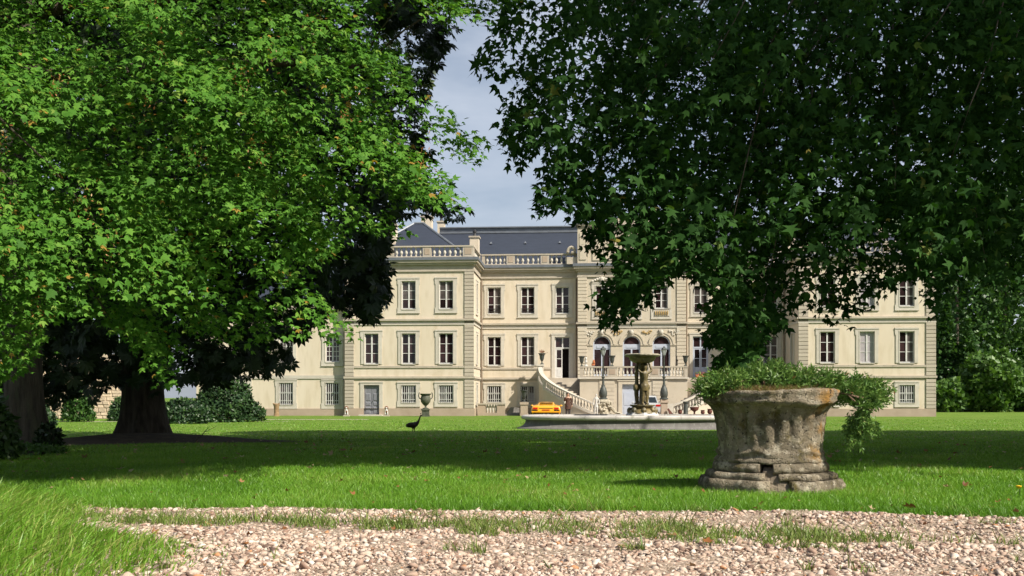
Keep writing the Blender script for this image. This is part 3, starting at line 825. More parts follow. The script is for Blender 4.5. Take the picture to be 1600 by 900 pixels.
sf = MB(); sf.box(-1.15, -.85, -.22, -.14, 0, 2.4); sf.box(.85, 1.15, -.22, -.14, 0, 2.4); sf.box(-1.15, 1.15, -.22, -.14, 2.4, 2.64); sf.box(-1.25, 1.25, -.26, -.14, 2.64, 2.72); sf.build('surround', PAVST, d)
BALT = MB().lathe([(.07, 0), (.07, .04), (.04, .06), (.08, .16), (.085, .22), (.04, .40), (.035, .46), (.065, .50), (.065, .54)], 8).mesh('baluster', STONEW, True)
balustrade([(-4.1, -3.85), (-2.0, -1.25), (1.25, 2.0), (3.85, 4.1)], TV, 'u', TER, 8, h=.85, bal=BALT, balh=.54, dp=.12)
NST = 16
def stair(s):
    st = empty('staircase', (0, 0, 0), 0, CH)
    st['label'] = 'curved stone flight with balustrade %s of the terrace' % ('left' if s < 0 else 'right')
    O = lambda t, o=0.0: (s * (2.7 + (4.4 + o) * math.cos(t)), -1.5 - (5.2 + o) * math.sin(t))
    I = lambda t: (s * (2.7 + 1.42 * math.cos(t)), -1.5 - 2.25 * math.sin(t))
    T0, T1 = 0.0, math.pi / 2
    for k in range(NST):
        ta, tb = T0 + (T1 - T0) * k / NST, T0 + (T1 - T0) * (k + 1) / NST
        z = TER * (1 - (k + 1) / (NST + 1))
        tb2 = tb + .012
        c = [(*O(ta),), (*O(tb2),), (*I(tb2),), (*I(ta),)]
        if s < 0: c = c[::-1]
        MB().hexa([(x, y, 0.0) for x, y in c], [(x, y, z) for x, y in c]).build('step', STONE, st)
    a, b_ = sorted((s * 4.13, s * 7.08)); MB().box(a, b_, -1.5, -.01, 0, TER).build('landing', STONE, st)
    # outer string wall, coping and balusters
    n = 36
    def ribbon(z_lo, z_hi, o0, o1, name, mt):
        m_ = MB()
        rings = []
        for i in range(n + 1):
            t = T0 + (T1 - T0) * i / n; zz = TER * (1 - i / n)
            x0, y0 = O(t, o0); x1, y1 = O(t, o1)
            rings.append([(x0, y0, z_lo(zz)), (x1, y1, z_lo(zz)), (x1, y1, z_hi(zz)), (x0, y0, z_hi(zz))])
        m_.loft(rings)
        return m_.build(name, mt, st)
    ribbon(lambda z: 0.0, lambda z: z + .02, .0, .22, 'string_wall', PAVST)
    ribbon(lambda z: z - .04, lambda z: z + .16, -.02, .27, 'base_rail', STONEW)
    ribbon(lambda z: z + .72, lambda z: z + .86, -.04, .28, 'handrail', STONEW)
    groups = (.03, .30, .62, .97)
    for i in range(30):
        t = (i + .5) / 30
        if any(abs(t - g) < .035 for g in (.30, .64)): continue
        x, y = O(T0 + (T1 - T0) * t, .12)
        link('baluster', BALT, st, (x, y, TER * (1 - t) + .15), 0, (1, 1, 1.06))
    for t in (.30, .64):
        x, y = O(T0 + (T1 - T0) * t, .12); z = TER * (1 - t)
        MB().box(-.2, .2, -.13, .13, -.1, .75).build('pier', STONEW, st, (x, y, z), -s * (math.pi / 2) * (1 - t))
    x, y = O(0, .12); m_ = MB(); m_.box(x - .24, x + .24, y, y + .5, 0, TER + .95); m_.box(x - .3, x + .3, y - .06, y + .56, TER + .95, TER + 1.08); m_.build('top_pier', STONEW, st)
    m_ = MB(); m_.box(x - .12, x + .12, y + .5, -.02, 0, TER + .86); m_.build('landing_parapet', PAVST, st)
    x, y = O(T1, .12); m_ = MB(); m_.box(x - .05, x + .5, y - .26, y + .26, 0, .95) if s < 0 else m_.box(x - .5, x + .05, y - .26, y + .26, 0, .95)
    m_.build('bottom_pier', STONEW, st)
stair(-1); stair(1)

# -- low service wing on the left ------------------------------------------------
VA = -4.35
m_ = MB()
ha = [(-23.75, -22.65, .85, 2.55), (-27.4, -26.3, .85, 2.55), (-23.75, -22.65, 4.15, 6.15), (-27.4, -26.3, 4.15, 6.15), (-31.0, -29.9, .85, 2.55), (-31.0, -29.9, 4.15, 6.15)]
wall_faces(m_, -34.0, -UO, .55, 8.2, FRONT(VA), ha)
m_.quad((-34, VA, 0), (-34, 8, 0), (-34, 8, 8.2), (-34, VA, 8.2))
w_ = m_.build('wall', STUCCO, CH); w_['label'] = 'cream wall of the low service wing on the left'
MB().box(-34.0, -UO - .05, VA - .06, VA, 0, .55).build('plinth', STONEP, CH)
MB().box(-34.0, -UO - .1, VA - .06, VA, 2.86, 3.12).build('string_course', STONEW, CH)
for u in (-23.2, -26.85, -30.45):
    add_window(u, VA, .85, 1.1, 1.70, 'ground'); add_window(u, VA, 4.15, 1.1, 2.0, 'small')
MB().box(-34.2, -UO - .05, VA - .3, VA, 8.2, 8.5).build('cornice', STONE, CH)
hip(-34.2, -UO + 3, VA - .3, 8.5, 8.5, 11.3, 2.5, 3.2, 3.2).build('roof', SLATE, CH)
# ------------------------------------------------------------------ place on the house's own axes
def CW(u, v, z=0.0):
    c, s_ = math.cos(ANG), math.sin(ANG)
    return (9.55 + u * c + v * s_, 82.0 - u * s_ + v * c, z)

# ------------------------------------------------------------------ round basin and fountain
BX, BY = 6.06, 47.6
bz = gz1(BX, BY)
ba = empty('fountain_basin', (BX, BY, bz)); tag(ba, 'long oval stone pool basin with rolled pale rim on the lawn', 'basin')
MB().lathe([(6.26, -.1), (6.24, .04), (6.10, .07), (5.95, .14), (5.85, .24), (5.80, .36), (5.84, .44), (5.5, .44), (5.5, .05)], 120, sx=.935, sy=.36, cap=False).build('basin_wall', BASIN, ba, smooth='all')
nseg = 24
for k in range(nseg):
    a0 = 2 * math.pi * (k + .006) / nseg; a1 = 2 * math.pi * (k + .994) / nseg
    m_ = MB(); prof = []
    for i in range(11):
        t = -math.pi / 2 + math.pi * i / 10; prof.append((5.86 + .16 * math.cos(t), .515 + .108 * math.sin(t)))
    prof += [(5.45, .623), (5.45, .40), (5.86, .407)]
    m_.lathe(prof, 5, a0=a0, a1=a1, sx=.935, sy=.37, cap=False)
    m_.build('rim_stone', BASINR, ba, smooth=True)
WATER = mat('pool_water', (0.03, 0.05, 0.035), 0.08, spec=0.5)
wt = MB().lathe([(0.02, .40), (5.49, .40)], 64, sx=.935, sy=.36, cap=False).build('water', WATER, ba)

def skin(name, pts, edges, mt, parent=None, loc=(0, 0, 0), rotz=0.0, scale=1.0, sub=2):
    """continuous body grown round a skeleton: pts are (x,y,z,radius)"""
    me = bpy.data.meshes.new(name); me.from_pydata([p[:3] for p in pts], edges, [])
    tmp = bpy.data.objects.new('tmp_skeleton', me); COL.objects.link(tmp)
    tmp.modifiers.new('s', 'SKIN'); sv = me.skin_vertices[0].data
    for i, p in enumerate(pts):
        r = p[3]; sv[i].radius = r if hasattr(r, '__len__') else (r, r); sv[i].use_root = (i == 0)
    ss = tmp.modifiers.new('d', 'SUBSURF'); ss.levels = sub; ss.render_levels = sub
    dg = bpy.context.evaluated_depsgraph_get(); dg.update()
    m2 = bpy.data.meshes.new_from_object(tmp.evaluated_get(dg))
    m2.name = name; m2.materials.clear(); m2.materials.append(mt)
    m2.polygons.foreach_set('use_smooth', [True] * len(m2.polygons))
    bpy.data.objects.remove(tmp); bpy.data.meshes.remove(me)
    return link(name, m2, parent, loc, rotz, scale)

fo = empty('fountain', (BX, BY, bz)); tag(fo, 'bronze fountain of standing figures carrying a wide shallow bowl', 'fountain')
MB().lathe([(.78, .20), (.78, .62), (.74, .66), (.70, .74)], 8).build('foot_block', MARBLE, fo)
m_ = MB()
m_.lathe([(.70, .70), (.62, .84), (.45, .92), (.48, 1.0), (.58, 1.04), (.58, 1.10)], 16)
for k in range(8):
    t = 2 * math.pi * k / 8; m_.sphere((.60 * math.cos(t), .60 * math.sin(t), .82), (.13, .13, .16), 7, 5)
m_.build('pedestal', BRONZE, fo, smooth=True)
MB().lathe([(.26, 1.1), (.14, 1.3), (.12, 2.4), (.17, 2.8), (.28, 2.95), (.18, 3.02)], 14).build('column', BRONZE, fo, smooth=True)
bo = MB().lathe([(.15, 2.98), (.30, 3.02), (.50, 3.10), (.60, 3.22), (.62, 3.30), (.78, 3.34), (.80, 3.38), (.74, 3.40), (.5, 3.33), (.02, 3.32)], 40).build('bowl', BRONZE, fo, smooth=True)
MB().lathe([(.72, 3.385), (.82, 3.375), (.83, 3.43), (.74, 3.455)], 40, cap=False).build('bowl_rim', ROCKW, bo, smooth=True)
def caryatid(parent, ang, mir=1):
    H = 1.86
    P = [(0, 0, .92, (.125, .10)),            # 0 pelvis
         (0, .01, 1.12, (.095, .08)), (0, -.01, 1.32, (.125, .095)), (0, 0, 1.46, (.11, .08)), (0, 0, 1.55, .045), (0, -.02, 1.62, .065), (0, -.02, 1.75, (.085, .095)), (0, -.01, 1.84, .05),
         (.075, 0, .80, .105), (.085, -.03, .46, .075), (.08, 0, .08, .045), (.085, -.10, .03, .035),
         (-.075, 0, .80, .105), (-.085, .02, .46, .075), (-.085, .05, .08, .045), (-.09, -.05, .03, .035),
         (.17, 0, 1.46, .055), (.33, .02, 1.58, .045), (.22, .03, 1.82, .036), (.17, .03, 1.95, .03),
         (-.17, 0, 1.46, .055), (-.31, .02, 1.60, .045), (-.20, .03, 1.84, .036), (-.15, .03, 1.95, .03)]
    E = [(0, 1), (1, 2), (2, 3), (3, 4), (4, 5), (5, 6), (6, 7), (0, 8), (8, 9), (9, 10), (10, 11), (0, 12), (12, 13), (13, 14), (14, 15), (3, 16), (16, 17), (17, 18), (18, 19), (3, 20), (20, 21), (21, 22), (22, 23)]
    P = [(mir * p[0], p[1], p[2] * 1.03, p[3]) for p in P]
    x, y = .27 * math.cos(ang), .27 * math.sin(ang)
    o = skin('figure', P, E, BRONZE, parent, (x, y, 1.10), ang + math.pi / 2, (1.08, 1.05, .98), 2)
    # drapery round hips and legs
    m_ = MB(); n = 18; rings = []
    for j, (z, r) in enumerate(((.66, .15), (.74, .165), (.84, .175), (.92, .165), (.98, .14))):
        rings.append([((r + .016 * math.cos(5 * t + j)) * math.cos(t) * 1.05, (r + .016 * math.cos(5 * t + j)) * math.sin(t) * .82, z) for t in [2 * math.pi * i / n for i in range(n)]])
    m_.loft(rings); m_.build('drapery', BRONZE, o, smooth=True)
for k, a in enumerate((R(-72), R(48), R(168))): caryatid(fo, a, 1 if k % 2 == 0 else -1)

# ------------------------------------------------------------------ lamp posts on carved pedestals
LAMPG = mat('lantern_glass', (0.42, 0.45, 0.45), 0.15, (0.30, 0.33, 0.33), 5.0, spec=0.5)
def lamp(x, y, label, kind):
    z = gz1(x, y)
    o = empty('lamp_post', (x, y, z)); tag(o, label, 'lamp post', 'lamp posts before the staircase')
    if kind == 0:
        m_ = MB(); m_.lathe([(.46, 0), (.50, .2), (.40, .5), (.44, .9), (.52, 1.12), (.42, 1.28)], 10, sx=1.0, sy=.8)
        for k in range(60):
            t = random.uniform(0, 2 * math.pi); r = random.uniform(.36, .55); m_.sphere((r * math.cos(t), r * .8 * math.sin(t), random.uniform(.1, 1.2)), (random.uniform(.06, .16), .1, random.uniform(.06, .16)), 6, 5)
        for k in range(18):                 # scrolls running down to the right
            t = k / 17; m_.sphere((.4 + .85 * t, -.2, .75 - .62 * t + .06 * math.sin(9 * t)), (.13, .13, .09), 6, 5)
        m_.build('pedestal', ROCKW, o, smooth=True)
    else:
        m_ = MB(); m_.box(-.32, .32, -.3, .3, 0, .16); m_.box(-.22, .22, -.22, .22, .16, 1.05); m_.box(-.29, .29, -.28, .28, 1.05, 1.16); m_.box(-.24, .24, -.24, .24, 1.16, 1.28)
        m_.build('pedestal', STONEP, o)
    m_ = MB(); m_.lathe([(.30, 1.27), (.31, 1.34), (.22, 1.40), (.27, 1.55), (.28, 1.75), (.22, 2.0), (.13, 2.2), (.15, 2.24), (.085, 2.3), (.075, 2.75), (.12, 2.8), (.12, 2.86), (.065, 2.92), (.05, 4.25), (.085, 4.3), (.06, 4.36)], 14)
    m_.build('post', CASTG, o, smooth=True)
    ln = MB().lathe([(.09, 4.36), (.20, 4.72), (.20, 4.74)], 6).build('lantern', LAMPG, o)
    m_ = MB()
    for k in range(6):
        t = 2 * math.pi * k / 6; m_.tube([(.09 * math.cos(t), .09 * math.sin(t), 4.36), (.20 * math.cos(t), .20 * math.sin(t), 4.73)], .014, 5)
    m_.lathe([(.215, 4.72), (.215, 4.76)], 6); m_.lathe([(.20, 4.76), (.15, 4.86), (.06, 4.93), (.03, 5.0)], 6); m_.lathe([(.10, 4.33), (.10, 4.37)], 6)
    m_.build('lantern_frame', CASTG, ln)
lx = lambda px, d: (px - 800) / 1600 * d
lamp(lx(942.5, 71.5), 71.5, 'lamp post on carved scrolling stone pedestal, left of the fountain', 0)
lamp(lx(1037.5, 71.5), 71.5, 'lamp post on plain square stone pedestal, right of the fountain', 1)

# white statue standing by the left lamp pedestal
x, y = lx(931.5, 70.9), 70.9
st = empty('statue', (x, y, gz1(x, y))); tag(st, 'slender white stone statue beside the left lamp pedestal', 'statue')
P = [(0, 0, .78, (.10, .085)), (0, 0, 1.0, .085), (.01, 0, 1.2, (.11, .085)), (0, 0, 1.30, .06), (.01, 0, 1.38, .04), (.02, 0, 1.47, .07), (.02, 0, 1.55, .05),
     (.07, 0, .68, .09), (.06, -.02, .38, .065), (.06, 0, .08, .045), (-.07, 0, .68, .09), (-.10, 0, .38, .065), (-.12, .02, .08, .045), (.16, 0, 1.22, .05), (.22, .02, 1.0, .04), (.16, -.08, .85, .035), (-.15, 0, 1.22, .05), (-.2, 0, .98, .04), (-.2, -.02, .75, .035)]
E = [(0, 1), (1, 2), (2, 3), (3, 4), (4, 5), (5, 6), (0, 7), (7, 8), (8, 9), (0, 10), (10, 11), (11, 12), (3, 13), (13, 14), (14, 15), (3, 16), (16, 17), (17, 18)]
skin('figure', P, E, MARBLE, st, (0, 0, .10))
MB().box(-.28, .28, -.2, .2, 0, .12).build('base', MARBLE, st)

# ------------------------------------------------------------------ vases, figurines and garden ornaments
def vase(loc, s, mt, label, handles=False, plinth=None, plant=None, prof=None, group=None):
    o = empty('vase', loc); tag(o, label, 'vase', group)
    z = 0
    if plinth:
        w, h, pm_ = plinth
        m_ = MB(); m_.box(-w / 2 - .04, w / 2 + .04, -w / 2 - .04, w / 2 + .04, 0, h * .18); m_.box(-w / 2, w / 2, -w / 2, w / 2, h * .18, h * .82); m_.box(-w / 2 - .05, w / 2 + .05, -w / 2 - .05, w / 2 + .05, h * .82, h)
        m_.build('plinth', pm_, o); z = h
    prof = prof or [(.20, 0), (.20, .05), (.07, .10), (.06, .20), (.16, .27), (.30, .45), (.34, .66), (.29, .82), (.27, .88), (.38, .96), (.38, 1.0), (.30, 1.0), (.24, .9)]
    MB().lathe([(r * s, q * s) for r, q in prof], 20).build('body', mt, o, (0, 0, z), smooth=True)
    if handles:
        for sx in (-1, 1):
            pts = [(sx * (.33 + .12 * math.sin(t)) * s, 0, z + (.66 + .22 * (1 - math.cos(t))) * s) for t in np.linspace(0, 2.6, 9)]
            MB().tube(pts, .035 * s, 6).build('handle', mt, o, smooth=True)
    if plant:
        n = 60; P_ = rng.normal(size=(n, 3)) * np.array([.16, .16, .10]) * s + np.array([0, 0, z + s * 1.08])
        rot = rand_rot(n); link('plant', scatter_mesh('plant', RHOMB_V, RHOMB_F, P_, rot, np.full(n, .14 * s), rng.random(n), plant), o)
    return o
def rand_rot(n):
    q = nrm(rng.normal(size=(n, 4)))
    w, x, y, z = q.T
    return np.stack([np.stack([1 - 2 * (y * y + z * z), 2 * (x * y - z * w), 2 * (x * z + y * w)], -1), np.stack([2 * (x * y + z * w), 1 - 2 * (x * x + z * z), 2 * (y * z - x * w)], -1), np.stack([2 * (x * z - y * w), 2 * (y * z + x * w), 1 - 2 * (x * x + y * y)], -1)], 1)
RHOMB_V = np.array([(0, 0, 0), (.28, .45, .06), (0, 1, -.05), (-.28, .45, .06)], float); RHOMB_F = np.array([(0, 1, 2), (0, 2, 3)])
REDLEAF = leafmat('red_leaves', [(0, (.20, .04, .02)), (.5, (.30, .08, .03)), (1, (.10, .12, .03))], .25)
GREENLEAF = leafmat('green_leaves', [(0, (.03, .07, .015)), (1, (.07, .14, .03))], .25)

CAMP = [(.16, 0), (.16, .06), (.06, .12), (.05, .26), (.13, .36), (.19, .52), (.21, .72), (.25, .86), (.33, .95), (.33, 1.0), (.24, 1.0), (.18, .85)]
x, y = lx(665, 75.6), 75.6
vase((x, y, 0), 1.14, GREENV, 'big green bronze vase with two looped handles before the left wing', True, (.52, .56, GREENV))
cx, cy, cz = CW(-7.1, -1.35, TER + 1.08)
vase((cx, cy, cz), .88, CASTG, 'dark vase with red plant on the pier at the head of the left stair', False, None, REDLEAF, prof=CAMP)
cx, cy, cz = CW(-7.55, -2.3, 0)
x, y = lx(819, 78.5), 78.5
vase((x, y, 0), .92, CASTG, 'black vase on tall stone pier beside the barred window left of the stair', False, (.56, 1.05, STONEP), prof=CAMP)
for (u, mt_, s_, lab) in ((-3.95, CASTG, .78, 'dark iron vase on the left end of the terrace balustrade'), (-1.62, CASTG, .82, 'dark iron vase on the terrace balustrade between left lamp and bowl'), (3.95, CASTG, .80, 'dark iron vase on the right end of the terrace balustrade')):
    vase(CW(u, TV, TER + .85), s_, mt_, lab, False, prof=CAMP)
# white bust and terracotta piece on the terrace rail
x, y, z = CW(-3.62, TV - .02, TER + .85)
b = empty('bust', (x, y, z)); tag(b, 'small white bust on the terrace rail next to dark vase', 'bust')
MB().lathe([(.16, 0), (.16, .06), (.08, .12), (.10, .2)], 12).build('socle', MARBLE, b, smooth=True)
skin('head', [(0, 0, .32, (.17, .12)), (0, 0, .22, .10), (0, 0, .46, .06), (0, -.02, .58, (.095, .11)), (0, -.01, .70, .075), (.14, 0, .34, .08), (-.14, 0, .34, .08)], [(0, 1), (0, 2), (2, 3), (3, 4), (0, 5), (0, 6)], MARBLE, b)
x, y, z = CW(-3.05, TV, TER + .85)
b = empty('figurine', (x, y, z)); tag(b, 'orange terracotta figurine on the terrace rail', 'figurine')
skin('body', [(0, 0, .14, .13), (0, 0, .02, .15), (0, 0, .30, .10), (.02, 0, .44, .075), (.02, 0, .52, .04), (.13, -.03, .22, .05), (-.14, -.03, .12, .07)], [(0, 1), (0, 2), (2, 3), (3, 4), (2, 5), (0, 6)], TERRA, b)
x, y, z = CW(3.28, TV, TER + .85)
b = empty('figurine', (x, y, z)); tag(b, 'small dark standing figurine on the terrace rail by right lamp', 'figurine')
skin('body', [(0, 0, .32, .09), (0, 0, .02, .12), (0, 0, .5, .08), (0, 0, .62, .04), (.01, 0, .72, .06), (.01, 0, .8, .03), (.12, -.05, .42, .035)], [(0, 1), (0, 2), (2, 3), (3, 4), (4, 5), (2, 6)], DARKST, b)
# planter on the right door step
x, y, z = CW(5.42, -.95, TER + .02)
b = empty('planter', (x, y, z)); tag(b, 'long planter of red flowers before the right landing door', 'planter')
MB().hexa([(-.38, -.12, 0), (.38, -.12, 0), (.38, .12, 0), (-.38, .12, 0)], [(-.45, -.15, .24), (.45, -.15, .24), (.45, .15, .24), (-.45, .15, .24)]).build('trough', TERRA, b)
n = 110; P_ = np.stack([rng.uniform(-.42, .42, n), rng.uniform(-.14, .14, n), rng.uniform(.2, .42, n)], -1)
FLOW = leafmat('red_flowers', [(0, (.45, .02, .02)), (.6, (.5, .05, .04)), (.65, (.04, .10, .02)), (1, (.06, .12, .03))], .2)
link('flowers', scatter_mesh('flowers', RHOMB_V, RHOMB_F, P_, rand_rot(n), np.full(n, .11), rng.random(n), FLOW), b)
# seated dog figurines either side of the left wing door
for px, lab in ((541.5, 'small brown and white dog figurine at the foot of the left wing corner'), (604, 'small brown and white dog figurine right of the grey double door')):
    x, y = lx(px, 76.7), 76.7
    b = empty('dog_figurine', (x, y, 0)); tag(b, lab, 'figurine', 'dog figurines by the left wing door')
    MB().box(-.22, .22, -.16, .16, 0, .10).build('base', STONE, b)
    skin('body', [(0, .06, .26, .13), (0, .12, .14, .13), (0, -.04, .42, .11), (0, -.05, .54, .07), (0, -.07, .64, (.11, .10)), (0, -.17, .61, .05), (.08, -.1, .30, .045), (.08, -.12, .12, .04), (-.08, -.1, .30, .045), (-.08, -.12, .12, .04)],
         [(0, 1), (0, 2), (2, 3), (3, 4), (4, 5), (2, 6), (6, 7), (2, 8), (8, 9)], MARBLE, b)
    BRN = mat('brown_glaze', (.16, .07, .035), .6)
    m_ = MB(); m_.sphere((.10, -.06, .62), (.05, .07, .10), 7, 5); m_.sphere((-.10, -.06, .62), (.05, .07, .10), 7, 5); m_.sphere((0, -.03, .70), (.11, .10, .07), 8, 5); m_.sphere((.02, -.13, .34), (.07, .04, .10), 7, 5)
    m_.build('markings', BRN, b, smooth=True)
# carved wooden stump column before the service wing
x, y = lx(432, 76.9), 76.9
b = empty('stump', (x, y, 0)); tag(b, 'tan weathered stump column with forked top by the service wing', 'stump')
TANW = mat('tan_wood', (.30, .20, .11), .9, (.20, .13, .07), 6.0, bump=.4, bscale=12)
m_ = MB(); m_.lathe([(.24, 0), (.2, .1), (.18, .4), (.2, .7), (.24, .9), (.12, .96)], 10); m_.tube([(-.12, 0, .8), (-.24, 0, .98)], [.1, .06], 6); m_.tube([(.12, 0, .8), (.22, 0, .98)], [.1, .06], 6)
m_.build('trunk', TANW, b, smooth=True)
# low stone bench wall with pierced front left of the stair
x, y = lx(768, 79.2), 79.2
b = empty('stone_bench', (x, y, 0), -ANG); tag(b, 'low pinkish stone bench wall with pierced front by the left re-entrant corner', 'bench')
MB().box(-1.05, 1.05, -.2, .2, 0, .22).build('base', STONEP, b)
for a, c in ((-1.05, -.45), (.45, 1.05)): MB().box(a, c, -.17, .17, .22, .86).build('pier', STONEP, b)
for k in range(4):
    m_ = MB(); a = -.33 + .22 * k; m_.tube([(a, 0, .22), (a, 0, .36), (a, 0, .55), (a, 0, .72), (a, 0, .86)], [.05, .09, .10, .06, .06], 8); m_.build('pierced_baluster', STONEW, b, smooth=True)
MB().box(-1.1, 1.1, -.22, .22, .86, .96).build('seat_slab', STONE, b)
# pair of grey wedges standing in for cast vase shadows, between bench and pier
for k, (px, w, h, lab) in enumerate(((797, .9, .66, 'wider grey wedge standing in for a vase shadow by the black vase pier'), (807, .45, .62, 'narrow grey wedge standing in for a vase shadow next to the black vase pier'))):
    x, y = lx(px, 79.4), 79.4
    SHADOWG = mat('shadow_grey', (.22, .20, .19), .9, (.15, .14, .13), 5.0)
    o = MB().hexa([(-w / 2, -.1, 0), (w / 2, -.1, 0), (w / 2, .1, 0), (-w / 2, .1, 0)], [(w * .05, -.02, h), (w / 2, -.02, h * .97), (w / 2, .08, h * .97), (w * .05, .08, h)]).build('shadow_wedge', SHADOWG, None, (x, y, 0))
    tag(o, lab, 'slab')
# ornaments right of the basin, before the right stair
x, y = lx(1071.5, 70.5), 70.5
b = empty('stone_column', (x, y, 0)); tag(b, 'short grey stone column right of the basin', 'column')
MB().box(-.32, .32, -.32, .32, 0, .12).build('base', STONE, b); MB().lathe([(.2, .12), (.17, .2), (.14, 1.0), (.2, 1.06), (.2, 1.14)], 14).build('shaft', CASTG, b, smooth=True)
x, y = lx(1085, 70.5), 70.5
b = empty('bird_bath', (x, y, 0)); tag(b, 'dark red bird bath on a slim stem right of the basin', 'bird bath')
REDI = mat('rusty_iron', (.10, .035, .025), .7)
MB().lathe([(.18, 0), (.2, .05), (.07, .12), (.06, .42), (.10, .46), (.27, .56), (.31, .72), (.31, .76), (.22, .74), (.05, .68)], 18).build('bowl_and_stem', REDI, b, smooth=True)
for px, s_, lab in ((1062.5, .45, 'little dark urn sitting left of the short stone column'), (1098, .42, 'little dark urn near the foot of the right stair'), (1109, .5, 'low dark urn partly hidden by the big stone planter')):
    x, y = lx(px, 69.8), 69.8; vase((x, y, gz1(x, y)), s_, REDI, lab, False, (.3, .14, CASTG))
x, y = lx(1050, 71.0), 71.0
o = MB().hexa([(-.10, -.05, 0), (.30, -.05, 0), (.30, .1, 0), (-.10, .1, 0)], [(-.30, .1, .62), (-.22, .1, .66), (-.22, .18, .66), (-.30, .18, .62)]).build('leaning_board', REDI, None, (x, y, 0)); tag(o, 'dark red wedge board leaning at the foot of the right stair', 'board')

# ------------------------------------------------------------------ cars
TYRE = mat('tyre', (.015, .015, .016), .8); RIM = mat('alloy_rim', (.45, .45, .46), .35, metal=.8)
YEL = mat('yellow_car_paint', (.80, .36, .012), .28, spec=.5, coat=.6)
SILV = mat('silver_car_paint', (.50, .51, .53), .35, metal=.15, spec=.5, coat=.6)
CARGL = mat('car_glass', (.012, .018, .022), .05, spec=.6)
REDL = mat('red_lens', (.50, .015, .012), .2, spec=.5, coat=.5)
BLK = mat('black_trim', (.012, .012, .013), .5)
PLATE = mat('number_plate', (.68, .68, .66), .5)
def wheel(par, x, y, r, w):
    o = empty('wheel', (x, y, r), 0, par); sx = 1 if x > 0 else -1
    m_ = MB(); m_.lathe([(r * .62, -w / 2), (r * .92, -w / 2), (r, -w * .36), (r, w * .36), (r * .92, w / 2), (r * .62, w / 2)], 24, cap=False)
    t = m_.build('tyre', TYRE, o, smooth=True); t.rotation_euler = (0, R(90), 0)
    m_ = MB(); m_.lathe([(r * .63, -w / 2 + .02), (r * .63, w / 2 - .02)], 20); 
    for k in range(5):
        a = 2 * math.pi * k / 5; m_.tube([(0, 0, w / 2 - .01), (r * .55 * math.cos(a), r * .55 * math.sin(a), w / 2 - .015)], .035, 5)
    t = m_.build('rim', RIM, o, smooth=True); t.rotation_euler = (0, R(90) * sx, 0)
def section(y, half):      # mirrored ring, half = [(x,z)...] from top centre to bottom centre
    return [(x, y, z) for x, z in half] + [(-x, y, z) for x, z in half[::-1] if x > 1e-6]
# low yellow sports car seen from behind
x, y = lx(853, 69.6), 69.6
ca = empty('sports_car', (x, y, gz1(x, y)), R(-3)); tag(ca, 'low wide yellow sports car seen from behind, parked left of the basin', 'car')
def hs(zt, xt, zs, xs_, zm, xm, zl, xl): return [(0, zt), (xt, zt - .01), (xs_, zs), (xm, zm), (xm, zm - .14), (xl, zl), (0, zl)]
secs = [section(0.00, hs(.74, .55, .70, .82, .56, .93, .30, .80)), section(.06, hs(.83, .62, .79, .90, .58, .99, .24, .88)), section(.5, hs(.90, .66, .84, .93, .60, 1.02, .20, .92)), section(1.3, hs(.95, .62, .86, .92, .60, 1.02, .17, .94)),
        section(2.1, hs(.86, .62, .80, .90, .56, .99, .17, .94)), section(3.1, hs(.74, .60, .70, .88, .52, .97, .17, .92)), section(4.0, hs(.58, .5, .54, .80, .44, .92, .18, .86)), section(4.42, hs(.42, .4, .40, .62, .36, .74, .22, .7))]
MB().loft(secs).build('body', YEL, ca, smooth=True)
gh = [section(.75, [(0, .92), (.56, .90), (.60, .86), (0, .86)]), section(1.35, [(0, 1.07), (.50, 1.05), (.66, .88), (0, .88)]), section(1.9, [(0, 1.115), (.50, 1.09), (.70, .84), (0, .84)]), section(2.45, [(0, 1.08), (.50, 1.05), (.72, .80), (0, .80)]), section(3.25, [(0, .74), (.52, .73), (.62, .70), (0, .70)])]
cb = MB().loft(gh).build('cabin', YEL, ca, smooth=True)
for sx in (-1, 1):
    MB().add([(sx * .615, 1.30, .95), (sx * .58, 1.40, 1.03), (sx * .60, 2.4, 1.0), (sx * .70, 3.0, .80), (sx * .74, 2.4, .86), (sx * .68, 1.5, .90)], [(0, 1, 2, 3, 4, 5)]).build('side_window', CARGL, cb)
MB().add([(-.46, 2.52, 1.06), (.46, 2.52, 1.06), (.50, 3.2, .775), (-.50, 3.2, .775)], [(0, 1, 2, 3)]).build('windscreen', CARGL, cb)
for k in range(5):
    yy = .62 + .17 * k; zz = .93 + .028 * k; MB().box(-.46, .46, yy, yy + .10, zz, zz + .025).build('engine_slat', BLK if k % 2 == 0 else YEL, ca)
MB().box(-.40, .40, 1.10, 1.13, .97, 1.055).build('rear_window', CARGL, ca)
for sx in (-1, 1):
    m_ = MB(); a, b_ = sorted((sx * .56, sx * .88)); m_.box(a, b_, -.025, .10, .62, .74); m_.build('tail_light', REDL, ca)
    m_ = MB(); a, b_ = sorted((sx * .55, sx * .93)); m_.box(a, b_, -.02, .08, .505, .575); m_.build('light_strip', BLK, ca)
    m_ = MB(); m_.tube([(sx * .14, -.05, .27), (sx * .14, .2, .27)], .05, 10); m_.build('exhaust', RIM, ca, smooth=True)
    m_ = MB(); m_.sphere((sx * 1.02, 2.55, .84), (.10, .06, .06), 8, 6); m_.tube([(sx * .75, 2.5, .80), (sx * .98, 2.55, .83)], .02, 5); m_.build('mirror', YEL, ca, smooth=True)
    m_ = MB(); m_.add([(sx * 1.024, 1.25, .42), (sx * 1.028, 1.25, .64), (sx * 1.026, 1.65, .60), (sx * 1.02, 1.7, .44)], [(0, 1, 2, 3)]); m_.build('side_intake', BLK, ca)
MB().box(-.48, .48, -.012, .06, .66, .70).build('rear_slot', BLK, ca)
MB().box(-.97, .97, -.08, .12, .41, .485).build('bumper', YEL, ca)
